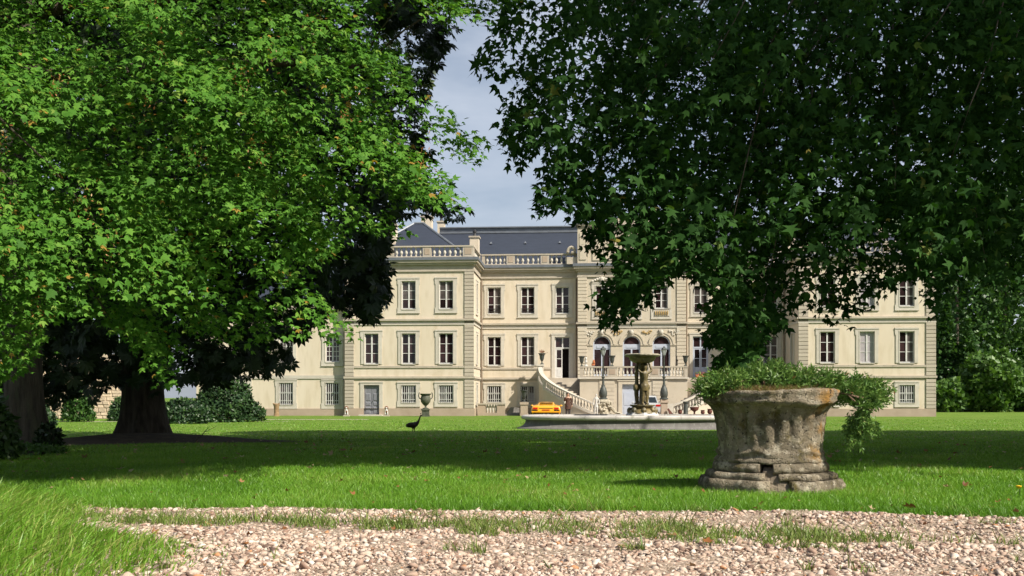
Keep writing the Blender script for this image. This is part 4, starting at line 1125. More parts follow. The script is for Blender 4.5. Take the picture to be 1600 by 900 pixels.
MB().box(-.86, .86, -.03, .10, .21, .35).build('diffuser', BLK, ca)
MB().box(-.26, .26, -.03, .0, .53, .60).build('number_plate', mat('red_panel', (.35, .05, .02), .4), ca)
for (wx, wy, r, w) in ((-.86, .98, .33, .34), (.86, .98, .33, .34), (-.84, 3.55, .31, .25), (.84, 3.55, .31, .25)): wheel(ca, wx, wy, r, w)

# silver estate car behind the fountain
x, y = lx(1013, 72.4), 72.4
ca = empty('estate_car', (x, y, gz1(x, y)), R(-4)); tag(ca, 'silver estate car seen from behind, half hidden by the fountain figures', 'car')
def he(zt, xt, zs, xs_, zm, xm, zl): return [(0, zt), (xt, zt - .02), (xs_, zs), (xm, zm), (xm, zm - .25), (xm - .06, zl), (0, zl)]
secs = [section(0, he(.92, .70, .90, .80, .72, .83, .34)), section(.08, he(.98, .74, .95, .84, .72, .87, .28)), section(1.2, he(.99, .76, .96, .86, .72, .88, .22)), section(3.0, he(.95, .74, .90, .84, .68, .88, .22)), section(3.9, he(.82, .66, .76, .80, .60, .85, .24)), section(4.3, he(.62, .55, .58, .68, .5, .74, .28))]
MB().loft(secs).build('body', SILV, ca, smooth=True)
gh = [section(.06, [(0, 1.0), (.70, .99), (.76, .95), (0, .95)]), section(.36, [(0, 1.50), (.56, 1.48), (.75, .98), (0, .95)]), section(.8, [(0, 1.57), (.58, 1.54), (.77, .98), (0, .95)]), section(2.2, [(0, 1.55), (.58, 1.52), (.77, .97), (0, .95)]), section(3.1, [(0, .98), (.64, .97), (.72, .94), (0, .93)])]
cb = MB().loft(gh).build('cabin', SILV, ca, smooth=True)
MB().add([(-.63, .085, 1.04), (.63, .085, 1.04), (.52, .325, 1.44), (-.52, .325, 1.44)], [(0, 1, 2, 3)]).build('rear_window', CARGL, cb)
for sx in (-1, 1):
    MB().add([(sx * .745, .6, 1.04), (sx * .62, .7, 1.45), (sx * .62, 2.1, 1.44), (sx * .745, 2.8, 1.04)], [(0, 1, 2, 3)]).build('side_window', CARGL, cb)
    a, b_ = sorted((sx * .52, sx * .85)); MB().box(a, b_, -.02, .12, .78, .92).build('tail_light', REDL, ca)
    MB().sphere((sx * .97, 2.6, 1.03), (.09, .06, .07), 8, 6).build('mirror', SILV, ca, smooth=True)
MB().box(-.26, .26, -.025, .0, .70, .80).build('number_plate', PLATE, ca)
MB().box(-.86, .86, -.09, .10, .40, .58).build('bumper', SILV, ca)
MB().box(-.70, .70, -.04, .10, .28, .39).build('diffuser', BLK, ca)
m_ = MB(); m_.tube([(-.5, .6, 1.60), (-.5, 2.0, 1.6)], .02, 6); m_.tube([(.5, .6, 1.60), (.5, 2.0, 1.6)], .02, 6); m_.build('roof_rail', BLK, cb)
for (wx, wy) in ((-.78, .85), (.78, .85), (-.78, 3.45), (.78, 3.45)): wheel(ca, wx, wy, .31, .20)

# ------------------------------------------------------------------ person by the stair
SKINM = mat('skin', (.45, .26, .18), .6); COAT = mat('brown_coat', (.085, .042, .030), .9, (.06, .03, .022), 8.0); TROU = mat('dark_trousers', (.045, .038, .042), .9); HAIR = mat('dark_hair', (.015, .01, .008), .6); SHOE = mat('dark_shoes', (.02, .015, .012), .5)
x, y = lx(887.5, 70.6), 70.6
pe = empty('person', (x, y, gz1(x, y)), R(15)); tag(pe, 'person in brown coat and dark trousers standing at the stair foot, one hand raised', 'person')
P = [(0, 0, .93, (.15, .11)), (0, 0, 1.10, (.135, .10)), (0, -.01, 1.28, (.165, .11)), (0, 0, 1.41, (.12, .085)), (0, 0, 1.48, .055), (0, -.02, 1.55, (.07, .085)), (0, -.015, 1.64, (.078, .095)), (0, 0, 1.71, .05),
     (.09, 0, .84, .095), (.10, -.01, .48, .068), (.10, .01, .10, .042), (.11, -.13, .04, .04),
     (-.09, 0, .84, .095), (-.10, .01, .48, .068), (-.11, .02, .10, .042), (-.12, -.11, .04, .04),
     (.20, 0, 1.38, .062), (.27, .02, 1.10, .05), (.26, -.08, .86, .038), (.255, -.10, .80, (.018, .038)),
     (-.20, 0, 1.38, .062), (-.29, -.08, 1.16, .05), (-.17, -.22, 1.40, .038), (-.13, -.23, 1.47, (.018, .036)),
     (0, -.115, 1.60, .014), (.08, 0, 1.60, .014), (-.08, 0, 1.60, .014)]
E = [(0, 1), (1, 2), (2, 3), (3, 4), (4, 5), (5, 6), (6, 7), (0, 8), (8, 9), (9, 10), (10, 11), (0, 12), (12, 13), (13, 14), (14, 15), (3, 16), (16, 17), (17, 18), (18, 19), (3, 20), (20, 21), (21, 22), (22, 23), (6, 24), (6, 25), (6, 26)]
def fingers(base, d, up):
    d = Vector(d).normalized(); up = Vector(up); global P, E
    for k in range(4):
        o_ = Vector(P[base][:3]) + up * (.022 - .0145 * k); l = (.040, .046, .043, .034)[k]
        P += [(*(o_ + d * .03), .009), (*(o_ + d * (.03 + l)), .0085), (*(o_ + d * (.03 + l * 1.7) + Vector((0, -.012, 0))), .0075)]
        i = len(P) - 3; E += [(base, i), (i, i + 1), (i + 1, i + 2)]
    o_ = Vector(P[base][:3]) + up * .03; P += [(*(o_ + Vector((0, -.02, 0))), .010), (*(o_ + Vector((0, -.045, 0)) + d * .03), .0085)]
    i = len(P) - 2; E += [(base, i), (i, i + 1)]
fingers(19, (0, -.1, -1), (0, -1, .2)); fingers(23, (.3, 0, 1), (0, -1, 0))
skin('body', P, E, SKINM, pe)
def sub_skin(name, ids, grow, mt):
    mp = {i: k for k, i in enumerate(ids)}
    pts = [(*P[i][:3], tuple((q + grow) for q in (P[i][3] if hasattr(P[i][3], '__len__') else (P[i][3],) * 2))) for i in ids]
    ed = [(mp[a], mp[b_]) for a, b_ in E if a in mp and b_ in mp]
    return skin(name, pts, ed, mt, pe)
sub_skin('coat', [0, 1, 2, 3, 16, 17, 18, 20, 21, 22], .022, COAT)
m_ = MB(); m_.lathe([(.215, .62), (.20, .80), (.185, .98), (.165, 1.1)], 18, sx=1.05, sy=.80); m_.build('coat_skirt', COAT, pe, smooth=True)
sub_skin('trousers', [0, 8, 9, 10, 12, 13, 14], .016, TROU)
sub_skin('shoe', [10, 11], .014, SHOE); sub_skin('shoe', [14, 15], .014, SHOE)
m_ = MB(); m_.sphere((0, .022, 1.665), (.092, .10, .095), 12, 9); m_.build('hair', HAIR, pe, smooth=True)
MB().sphere((.031, -.108, 1.635), (.011, .007, .007), 6, 5).build('eye', HAIR, pe); MB().sphere((-.031, -.108, 1.635), (.011, .007, .007), 6, 5).build('eye', HAIR, pe)
MB().sphere((0, -.100, 1.565), (.024, .008, .006), 6, 4).build('mouth', mat('lips', (.30, .10, .08), .6), pe)

# ------------------------------------------------------------------ peahen on the lawn
FEA = mat('dark_plumage', (.020, .018, .014), .6, (.035, .028, .016), 9.0)
d_ = 42.6; x = lx(645, d_)
pf = empty('peafowl', (x, d_, gz1(x, d_)), R(4)); tag(pf, 'dark peafowl with raised neck and thin tail walking on the lawn', 'peafowl')
P2 = [(0, 0, .30, (.12, .13)), (-.16, 0, .30, (.105, .11)), (-.30, 0, .26, (.06, .07)), (.14, 0, .33, (.095, .11)), (.22, 0, .42, .06), (.27, 0, .54, .036), (.31, 0, .66, .028), (.335, 0, .705, .034), (.375, 0, .70, .016), (.40, 0, .692, .007),
      (-.02, .05, .20, .045), (.01, .055, .13, .022), (-.02, .055, .02, .011), (.045, .055, .008, .008), (.06, -.05, .20, .045), (.07, -.055, .13, .022), (.06, -.055, .02, .011), (.125, -.055, .008, .008)]
E2 = [(0, 1), (1, 2), (0, 3), (3, 4), (4, 5), (5, 6), (6, 7), (7, 8), (8, 9), (0, 10), (10, 11), (11, 12), (12, 13), (0, 14), (14, 15), (15, 16), (16, 17)]
skin('body', P2, E2, FEA, pf)
for k in range(7):
    a = (k - 3) * .03; MB().add([(-.28, a, .27), (-.62, a * 1.8 - .012, .155 + .004 * k), (-.70, a * 2, .13), (-.62, a * 1.8 + .012, .155 + .004 * k)], [(0, 1, 2, 3)]).build('tail_feather', FEA, pf)
for sy in (-1, 1):
    MB().sphere((-.07, sy * .10, .31), (.20, .035, .085), 10, 7).build('wing', FEA, pf, smooth=True)
m_ = MB()
for k in range(5): m_.tube([(.325, 0, .73), (.30 + .012 * k, (k - 2) * .008, .785)], [.003, .006], 4)
m_.build('crest', FEA, pf)
# ------------------------------------------------------------------ weathered stone planter in the foreground
def urn_stone():
    m = bpy.data.materials.new('weathered_urn_stone'); m.use_nodes = True
    t = m.node_tree; b = t.nodes['Principled BSDF']; b.inputs['Roughness'].default_value = .95; b.inputs['Specular IOR Level'].default_value = .15
    tc = t.nodes.new('ShaderNodeTexCoord')
    def noise(sc, det=8, rough=.6):
        n = t.nodes.new('ShaderNodeTexNoise'); n.inputs['Scale'].default_value = sc; n.inputs['Detail'].default_value = det; n.inputs['Roughness'].default_value = rough
        t.links.new(tc.outputs['Object'], n.inputs['Vector']); return n.outputs['Fac']
    def rng_(o, a, c):
        r = t.nodes.new('ShaderNodeMapRange'); r.inputs[1].default_value = a; r.inputs[2].default_value = c; t.links.new(o, r.inputs[0]); return r.outputs[0]
    def mix(f, a, c):
        x = t.nodes.new('ShaderNodeMix'); x.data_type = 'RGBA'; t.links.new(f, x.inputs[0])
        if isinstance(a, tuple): x.inputs[6].default_value = (*a, 1)
        else: t.links.new(a, x.inputs[6])
        x.inputs[7].default_value = (*c, 1); return x.outputs[2]
    c = mix(rng_(noise(3.0), .35, .65), (.275, .23, .165), (.090, .076, .055))
    c = mix(rng_(noise(9.0), .52, .66), c, (.40, .35, .27))
    c = mix(rng_(noise(5.5, 5), .56, .70), c, (.105, .085, .03))
    # orange lichen grows on the side away from the drive trees (+x of the stone)
    sep = t.nodes.new('ShaderNodeSeparateXYZ'); t.links.new(tc.outputs['Object'], sep.inputs[0])
    mul = t.nodes.new('ShaderNodeMath'); mul.operation = 'MULTIPLY'; t.links.new(rng_(sep.outputs[0], .20, .50), mul.inputs[0]); t.links.new(rng_(noise(5.5, 8), .47, .60), mul.inputs[1])
    mul2 = t.nodes.new('ShaderNodeMath'); mul2.operation = 'MULTIPLY'; t.links.new(mul.outputs[0], mul2.inputs[0]); t.links.new(rng_(sep.outputs[2], .18, .34), mul2.inputs[1]); mul = mul2
    c = mix(mul.outputs[0], c, (.34, .17, .035))
    c = mix(rng_(noise(26, 4), .64, .70), c, (.46, .42, .35))
    c = mix(rng_(noise(34, 4), .60, .68), c, (.03, .026, .022))
    t.links.new(c, b.inputs['Base Color'])
    bp = t.nodes.new('ShaderNodeBump'); bp.inputs['Strength'].default_value = 1.0; bp.inputs['Distance'].default_value = .03
    vo = t.nodes.new('ShaderNodeTexVoronoi'); vo.inputs['Scale'].default_value = 38; t.links.new(tc.outputs['Object'], vo.inputs['Vector'])
    ad = t.nodes.new('ShaderNodeMath'); ad.operation = 'MULTIPLY_ADD'; ad.inputs[1].default_value = .5; t.links.new(rng_(vo.outputs['Distance'], .0, .35), ad.inputs[0]); t.links.new(noise(24, 10, .75), ad.inputs[2])
    t.links.new(ad.outputs[0], bp.inputs['Height']); t.links.new(bp.outputs[0], b.inputs['Normal'])
    return m
USTONE = urn_stone()
UX, UY = 2.43, 9.65
uz = .575
ur = empty('stone_planter', (UX, UY, uz)); tag(ur, 'big weathered stone urn planter with broken rim on cracked base, by the drive', 'planter')
def rough_lathe(prof, name, n=150, a0=0.0, a1=2 * math.pi, flute=None, amp=.012, poly=0, seed=0.0, ragged=None, sub=5):
    pr = []
    for (r0, z0), (r1, z1) in zip(prof[:-1], prof[1:]):
        k = max(1, int(math.hypot(r1 - r0, z1 - z0) / .018))
        pr += [(r0 + (r1 - r0) * i / k, z0 + (z1 - z0) * i / k) for i in range(k)]
    pr.append(prof[-1])
    full = abs(a1 - a0 - 2 * math.pi) < 1e-6
    m = n if full else n + 1
    vs = []; fs = []
    for (r, z) in pr:
        for i in range(m):
            t = a0 + (a1 - a0) * i / n
            rr = r
            if poly:
                s = 2 * math.pi / poly; rr *= (math.cos(s / 2) / math.cos(((t + s / 2) % s) - s / 2)) ** 1.0 * 1.04
            if flute: rr += flute(t, z)
            d = Vector((rr * math.cos(t), rr * math.sin(t), z))
            q = Vector((d.x, d.y, d.z + seed))
            rr += amp * (mnoise.fractal(q * 10, .55, 2.1, 5) * .75 + mnoise.noise(q * 3.1) * .6)
            zz = z + amp * .8 * mnoise.noise(q * 7 + Vector((5, 1, 2)))
            if ragged: rr, zz = ragged(t, rr, zz, z)
            vs.append((rr * math.cos(t), rr * math.sin(t), zz))
    k = len(pr)
    for j in range(k - 1):
        for i in range(n):
            i2 = (i + 1) % m if full else i + 1
            fs.append((j * m + i, j * m + i2, (j + 1) * m + i2, (j + 1) * m + i))
    mm = MB().add(vs, fs)
    if not full:
        mm.f.append(tuple(j * m for j in range(k))); mm.f.append(tuple(j * m + n for j in range(k - 1, -1, -1)))
    return mm
def flute(t, z):
    up = max(0.0, min(1.0, (z - .40) / .12)) * max(0.0, min(1.0, (.80 - z) / .06))
    e = abs(math.sin(t * 11)) ** .6
    f = .046 * up * (e - .6)
    # relief swags low on the body
    sw = math.exp(-((z - (.40 - .05 * abs(math.sin(t * 3)))) / .016) ** 2)
    return f + .026 * sw + .007 * mnoise.noise(Vector((math.cos(t) * 4, math.sin(t) * 4, z * 6)))
rough_lathe([(.30, .28), (.505, .28), (.515, .30), (.500, .32), (.478, .34), (.472, .48), (.480, .62), (.505, .74), (.555, .80), (.575, .82), (.40, .82)], 'body', 190, flute=flute, amp=.011).build('body', USTONE, ur, smooth='all')
def rag(t, r, z, zo):
    n1 = mnoise.noise(Vector((math.cos(t) * 2.2, math.sin(t) * 2.2, 3.3))); n2 = mnoise.noise(Vector((math.cos(t) * 8, math.sin(t) * 8, 7)))
    cut = .06 * max(0, n1) + .03 * n2
    top = .93 + .022 * n1 + .012 * n2
    front = math.exp(-((t - 5.15) / .22) ** 2)
    return (r - (cut * .6 if r > .5 else 0), min(z, top) + (.03 * max(0, math.cos(t * 1.0 - 5.2)) if zo > .88 else 0) - (.02 * front if zo < .86 else 0))
rough_lathe([(.42, .805), (.57, .805), (.608, .83), (.625, .85), (.612, .868), (.632, .885), (.640, .915), (.60, .94), (.50, .945), (.44, .90)], 'rim', 190, amp=.017, seed=3.0, ragged=rag).build('rim', USTONE, ur, smooth='all')
GA, GB = R(253), R(270)              # open joint in the base, facing the drive
for k, lab in enumerate(('right hand base stone', 'left hand base stone')):
    for nm, pr, am, pol, (ga, gb) in (('base_torus', [(.25, .195), (.520, .195), (.538, .22), (.53, .26), (.510, .285), (.25, .285)], .012, 0, (R(247), R(259))),
                                 ('base_tier', [(.2, .125), (.570, .125), (.598, .14), (.592, .178), (.560, .197), (.2, .20)], .011, 8, (R(252), R(264))),
                                 ('base_foot', [(.2, -.06), (.655, -.06), (.665, .02), (.66, .09), (.635, .132), (.2, .135)], .013, 8, (R(257), R(273)))):
        a0, a1 = (gb, R(428)) if k == 0 else (R(68), ga)
        o = rough_lathe(pr, nm, 100, a0, a1 - .015, amp=am, poly=pol, seed=3 * k + am * 50).build(nm, USTONE, ur, smooth='all')
        o['label'] = lab
MORT = mat('crumbled_mortar', (.20, .165, .12), 1.0, (.12, .095, .07), 9.0, bump=.8, bscale=20)
m_ = rough_lathe([(.1, .25), (.44, .25), (.50, .20), (.56, .10), (.63, .0), (.66, -.06), (.1, -.06)], 'm', 24, GA - .08, GB + .10, amp=.02, seed=15); m_.build('crumbled_joint', MORT, ur, smooth='all')
MB().lathe([(.02, .90), (.30, .89), (.46, .86)], 30, cap=False).build('soil', SOIL, ur, smooth='all')

# juniper growing in the planter
JUN = leafmat('juniper', [(0, (.035, .090, .018)), (.45, (.078, .165, .030)), (.8, (.13, .225, .045)), (.93, (.19, .25, .06)), (1, (.22, .11, .045))], .25)
ju = empty('juniper_shrub', (UX, UY, uz + .88)); tag(ju, 'spreading juniper spilling over the rim of the stone planter', 'shrub')
def juniper():
    tips = []
    # mounds: centre (x,y,z) relative to the planter, radii, count
    for c, r, n in (((-.42, -.05, .09), (.25, .33, .10), 150), ((-.05, .08, .11), (.42, .40, .10), 360), ((.35, .05, .10), (.30, .35, .11), 300), ((.66, -.05, .04), (.27, .26, .12), 240), ((.89, -.05, .03), (.15, .2, .09), 110), ((-.58, -.10, .06), (.12, .18, .07), 45), ((.05, .20, .19), (.22, .25, .08), 110)):
        q = nrm(rng.normal(size=(n, 3))) * rng.uniform(.45, 1, (n, 1)) ** .5
        tips.append(q * np.array(r) + np.array(c))
    t = np.linspace(0, 1, 46)                                  # trailing strand
    for k in range(3):
        tips.append(np.stack([.66 + .05 * k + .06 * np.sin(t * 6 + k), -.38 + .03 * rng.normal(size=46), -.02 - .37 * t * (1 - .2 * k)], -1) + rng.normal(size=(46, 3)) * .022)
    tips = np.concatenate(tips)
    root = np.array([.1, .05, -.05])
    D = nrm(tips - root + rng.normal(size=tips.shape) * .35 + np.array([.1, -.25, .28]))
    hang = tips[:, 2] < -.08
    D[hang] = nrm(np.array([.1, -.3, -1]) + rng.normal(size=(hang.sum(), 3)) * .5)
    nl = 20
    N = len(tips)
    s = np.tile(np.linspace(0, 1, nl), N); L = np.repeat(rng.uniform(.07, .14, N), nl)
    P = np.repeat(tips, nl, 0) + np.repeat(D, nl, 0) * (s * L)[:, None] + rng.normal(size=(N * nl, 3)) * .004
    tip = nrm(np.repeat(D, nl, 0) * 1.0 + rng.normal(size=(N * nl, 3)) * .75)
    nor = nrm(np.cross(tip, rng.normal(size=tip.shape)))
    side = np.cross(tip, nor)
    ROT = np.stack([side, tip, nor], -1)
    tint = np.clip(.30 + .30 * np.repeat(rng.random(N), nl) + .25 * s + .12 * rng.normal(size=N * nl), 0, .92)
    tint[rng.random(N * nl) < .006] = 1.0
    TVv = np.array([(0, 0, 0), (.13, .5, .03), (0, 1, 0), (-.13, .5, .03)]); TFf = np.array([(0, 1, 2), (0, 2, 3)])
    f_ = link('foliage', scatter_mesh('foliage', TVv, TFf, P, ROT, rng.uniform(.038, .060, N * nl), tint, JUN), ju)
    tw = MB()
    for k in rng.choice(np.where(tips[:, 2] > .0)[0], 130, replace=False):
        a = Vector(root) * .6 + Vector(tips[k]) * .4 + Vector((0, 0, -.03)); tw.tube([Vector((.0, .0, -.02)), Vector((max(-.4, min(.52, tips[k][0] * .6)), tips[k][1] * .5, .07)), Vector((tips[k][0] * .85, tips[k][1], max(tips[k][2], -.02) + .02)), Vector(tips[k])], [.010, .008, .005, .003], 4)
    for k in range(3):
        tw.tube([(.50, -.15, .05), (.62, -.32, .03)] + [(.66 + .05 * k + .06 * math.sin(q * 6 + k), -.38, -.02 - .37 * q * (1 - .2 * k)) for q in np.linspace(0, 1, 10)], [.007] * 6 + [.004] * 6, 4)
    tw.build('twigs', mat('juniper_twig', (.13, .085, .055), .9), ju)
juniper()
# dry grass tuft between juniper and rim
DRYG = leafmat('dry_grass', [(0, (.16, .10, .04)), (.5, (.24, .16, .06)), (1, (.10, .17, .03))], .3)
def blade_mesh(name, P, h, w, lean, tint, mt, seg=2):
    """grass blades: P (N,3) roots, h heights, w widths, lean (N,2) sideways reach of the tip"""
    N = len(P); ang = rng.uniform(0, 2 * math.pi, N)
    sx, sy = np.cos(ang) * w / 2, np.sin(ang) * w / 2
    lv = np.linspace(0, 1, seg + 1)
    V = []
    for k, t in enumerate(lv):
        cx = P[:, 0] + lean[:, 0] * t ** 1.8; cy = P[:, 1] + lean[:, 1] * t ** 1.8; cz = P[:, 2] + h * (t - .18 * t * t)
        if k < seg:
            f = 1 - .55 * t
            V.append(np.stack([cx - sx * f, cy - sy * f, cz], -1)); V.append(np.stack([cx + sx * f, cy + sy * f, cz], -1))
        else: V.append(np.stack([cx, cy, cz], -1))
    V = np.stack(V, 1); nv = 2 * seg + 1
    tf = []
    for k in range(seg - 1): tf += [(2 * k, 2 * k + 1, 2 * k + 3), (2 * k, 2 * k + 3, 2 * k + 2)]
    tf.append((2 * seg - 2, 2 * seg - 1, 2 * seg))
    F = (np.array(tf)[None] + (np.arange(N) * nv)[:, None, None]).reshape(-1, 3)
    return np_mesh(name, V.reshape(-1, 3), F, mt, np.repeat(tint, len(tf)))
n = 2600
a = rng.uniform(0, 2 * math.pi, n); a[:1500] = rng.normal(4.55, .55, 1500); r = .56 * np.sqrt(rng.random(n)); r[:1500] = rng.uniform(.36, .60, 1500); P_ = np.stack([r * np.cos(a), r * np.sin(a), np.full(n, -.03)], -1)
dg_ = link('grass_tuft', blade_mesh('grass_tuft', P_, rng.uniform(.06, .17, n), np.full(n, .0065), rng.normal(size=(n, 2)) * .06, rng.random(n) ** 1.3, DRYG), None, (UX, UY, uz + .90))
tag(dg_, 'dry brown and green grass growing inside the stone planter', 'grass', kind='stuff')

# ------------------------------------------------------------------ rubble garden wall far left
wl = empty('rubble_wall', (0, 0, 0)); tag(wl, 'pinkish rubble stone garden wall behind the left tree trunks', 'wall')
WX0, WX1, WY = -40.0, -25.6, 68.0
MB().box(WX0, WX1, WY + .02, WY + .5, -.2, 4.3).build('core', mat('wall_mortar', (.52, .42, .32), 1.0, (.42, .34, .25), 4.0, bump=.4, bscale=15), wl)
RUB = mat('rubble_stone', (.60, .48, .36), .95, (.48, .37, .27), 4.0, .35, .65, .4, 15, rnd=.22)
sh = []
for k in range(6):
    q = MB(); j = lambda: random.uniform(-.12, .12)
    q.hexa([(-.5 + j() * .3, .0, -.5 + j() * .4), (.5 + j() * .3, 0, -.5 + j() * .4), (.5 + j() * .3, 0, .5 + j() * .4), (-.5 + j() * .3, 0, .5 + j() * .4)], [(-.44 + j() * .4, -1, -.42 + j() * .4), (.44 + j() * .4, -1 + j(), -.42 + j() * .4), (.44 + j() * .4, -1 + j(), .42 + j() * .4), (-.44 + j() * .4, -1, .42 + j() * .4)])
    sh.append(q.mesh('stone', RUB))
z = 0.0; cnt = 0
while z < 3.3:
    h = random.uniform(.20, .30); x = -34.6
    while x < -25.7:
        w = random.uniform(.35, .8)
        if cnt < 300: link('stone', random.choice(sh), wl, (x + w / 2, WY + .03, z + h / 2), 0, (w * .96, random.uniform(.04, .09), h * .92)); cnt += 1
        x += w
    z += h

# ------------------------------------------------------------------ foliage templates
def fan(outline, c=(0, .32), cup=.16):
    pts = [(c[0], c[1], 0.0)] + [(x, y, -cup * abs(x) - .10 * max(0, y - .6)) for x, y in outline]
    n = len(outline)
    return np.array(pts, float), np.array([(0, 1 + i, 1 + (i + 1) % n) for i in range(n)])
_r = [(.22, -.05), (.43, .12), (.26, .27), (.54, .50), (.22, .56)]
MAPLE_V, MAPLE_F = fan(_r + [(0, 1.0)] + [(-x, y) for x, y in _r[::-1]])
_r = [(.10, .02), (.50, -.02), (.20, .24), (.62, .50), (.17, .52)]
PLANE_V, PLANE_F = fan(_r + [(0, 1.02)] + [(-x, y) for x, y in _r[::-1]], c=(0, .28))
cv, cf = [], []
for k, a in enumerate((-105, -68, -34, 0, 34, 68, 105)):
    l = (.62, .82, .95, 1.0, .95, .82, .62)[k]; c_, s_ = math.sin(R(a)), math.cos(R(a)); b = len(cv)
    wv = .19 * l
    for (t, w, z) in ((.04, 0, 0), (.62, 1, -.05), (1.0, 0, -.22), (.62, -1, -.05)):
        cv.append((c_ * l * t + s_ * wv * w, s_ * l * t - c_ * wv * w, z * l))
    cf += [(b, b + 1, b + 2), (b, b + 2, b + 3)]
CHES_V, CHES_F = np.array(cv), np.array(cf)

LEAF3_V = np.array([(0, 0, 0), (.19, .42, -.02), (0, 1, -.12), (-.19, .42, -.02), (.30, .06, -.05), (.56, .50, -.12), (.13, .44, -.01), (-.30, .06, -.05), (-.56, .50, -.12), (-.13, .44, -.01)])
LEAF3_F = np.array([(0, 1, 2), (0, 2, 3), (0, 4, 5), (0, 5, 6), (0, 9, 8), (0, 8, 7)])
def leaf_frames(C, D, N, n, L, W, T, jn, jd, droop):
    k = len(C); idx = np.repeat(np.arange(k), n); m = len(idx)
    s = rng.random(m); t = rng.normal(size=m) * .5 * (1.1 - s * .5)
    side = nrm(np.cross(N, D))[idx]
    P = C[idx] + D[idx] * ((s - .35) * L)[:, None] + side * (t * W)[:, None] + N[idx] * (rng.normal(size=m) * T)[:, None]
    P[:, 2] -= .10 * L * s * s
    nor = nrm(N[idx] + rng.normal(size=(m, 3)) * jn)
    tip = D[idx] + side * (np.sign(t) * .5)[:, None] + rng.normal(size=(m, 3)) * jd + np.array([0, 0, -droop])
    tip = nrm(tip - nor * np.sum(tip * nor, 1, keepdims=True))
    return P, np.stack([np.cross(tip, nor), tip, nor], -1), idx

def build_crown(tree, TVt, TFt, P, ROT, SC, tint, mt, indiv=300, smooth=False, name='foliage', low=None):
    """the 300 leaves that show largest become objects of their own, the rest one mesh"""
    if indiv:
        px, py = proj(P)
        d = P[:, 1]
        inf = (px > 15) & (px < 1585) & (py > 10) & (py < 640)
        score = np.where(inf, SC / d * (np.abs(ROT[:, 1, 2]) + .3), 0)
        pick = np.argsort(-score)[:indiv]
        keep = np.ones(len(P), bool); keep[pick] = False
        var = []
        for k in range(6):
            var.append(np_mesh('leaf', TVt, TFt, mt, np.full(len(TFt), (k + .5) / 6)))
        base = tree.matrix_world.inverted() if False else None
        for i in pick:
            o = bpy.data.objects.new('leaf', var[min(5, int(tint[i] * 6))]); COL.objects.link(o); o.parent = tree
            M_ = Matrix([[*(ROT[i, r] * SC[i]), P[i, r] - tree.location[r]] for r in range(3)] + [[0, 0, 0, 1]])
            o.matrix_local = M_
        P, ROT, SC, tint = P[keep], ROT[keep], SC[keep], tint[keep]
    Pl = P - np.array(tree.location)
    if low is not None:
        TVt, TFt = low; m = len(P)
        SC = SC[:, None] * np.stack([rng.uniform(.6, 1.12, m), rng.uniform(.8, 1.15, m), rng.uniform(-.5, 3.0, m)], -1)
    o = link(name, scatter_mesh(name, TVt, TFt, Pl, ROT, SC, tint, mt, smooth), tree)
    o['kind'] = 'stuff'
    return o

def trunk_mesh(path, radii, flare=0.0, roots=5, n=28, seed=0.0, rough=.06):
    """tapered trunk with buttressed foot"""
    pts = [Vector(p) for p in path]; rings = []
    fine = []
    for i in range(len(pts) - 1):
        k = 8
        for j in range(k): fine.append((pts[i].lerp(pts[i + 1], j / k), radii[i] + (radii[i + 1] - radii[i]) * j / k))
    fine.append((pts[-1], radii[-1]))
    z0 = pts[0].z
    for p, r in fine:
        ring = []
        for i in range(n):
            t = 2 * math.pi * i / n
            h = max(0.0, 1 - (p.z - z0) / 1.6)
            rr = r * (1 + rough * mnoise.noise(Vector((math.cos(t) * 2.5, math.sin(t) * 2.5, p.z * .8 + seed))) + .03 * math.sin(t * 9 + seed)) + flare * h ** 3 * (.45 + .55 * math.cos(t * roots + seed + .5 * math.sin(2 * t)))
            ring.append((p.x + rr * math.cos(t), p.y + rr * math.sin(t), p.z))
        rings.append(ring)
    return MB().loft(rings)

def limb(mb, a, b, r0, r1, sag=.1, n=6, seg=7):
    a, b = Vector(a), Vector(b); L = (b - a).length; pts = []
    for i in range(seg + 1):
        t = i / seg; p = a.lerp(b, t); p.z += L * sag * math.sin(math.pi * t)
        p += Vector((mnoise.noise(p * .9), mnoise.noise(p * .9 + Vector((9, 0, 0))), mnoise.noise(p * .9 + Vector((0, 9, 0))))) * .06 * L * math.sin(math.pi * t)
        pts.append(p)
    mb.tube(pts, [r0 + (r1 - r0) * (i / seg) ** .8 for i in range(seg + 1)], n)
    return pts
SUN3 = np.array(SUNV)
# ------------------------------------------------------------------ maple with sunlit leaves, left foreground
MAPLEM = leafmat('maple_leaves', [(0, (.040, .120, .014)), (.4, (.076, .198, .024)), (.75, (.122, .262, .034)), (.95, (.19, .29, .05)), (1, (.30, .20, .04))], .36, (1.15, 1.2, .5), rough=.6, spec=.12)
MAPLE_POLY = [(-900, -700), (900, -700), (815, 5), (775, 40), (735, 30), (690, 42), (640, 25), (560, 15), (605, 70), (645, 100), (635, 150), (690, 160), (765, 222), (740, 250), (690, 262), (742, 332), (690, 312), (645, 335), (660, 378), (610, 365), (560, 362),
              (520, 395), (468, 420), (505, 465), (560, 515), (540, 548), (480, 528), (405, 548), (360, 532), (305, 520), (285, 560), (262, 604), (236, 580), (200, 530), (130, 486), (75, 500), (60, 560), (0, 600), (-300, 700), (-900, 700)]
mx, my = -7.4, 10.8
mt_ = empty('maple_tree', (mx, my, gz1(mx, my))); tag(mt_, 'maple with bright sunlit leafy branches filling the upper left foreground', 'tree')
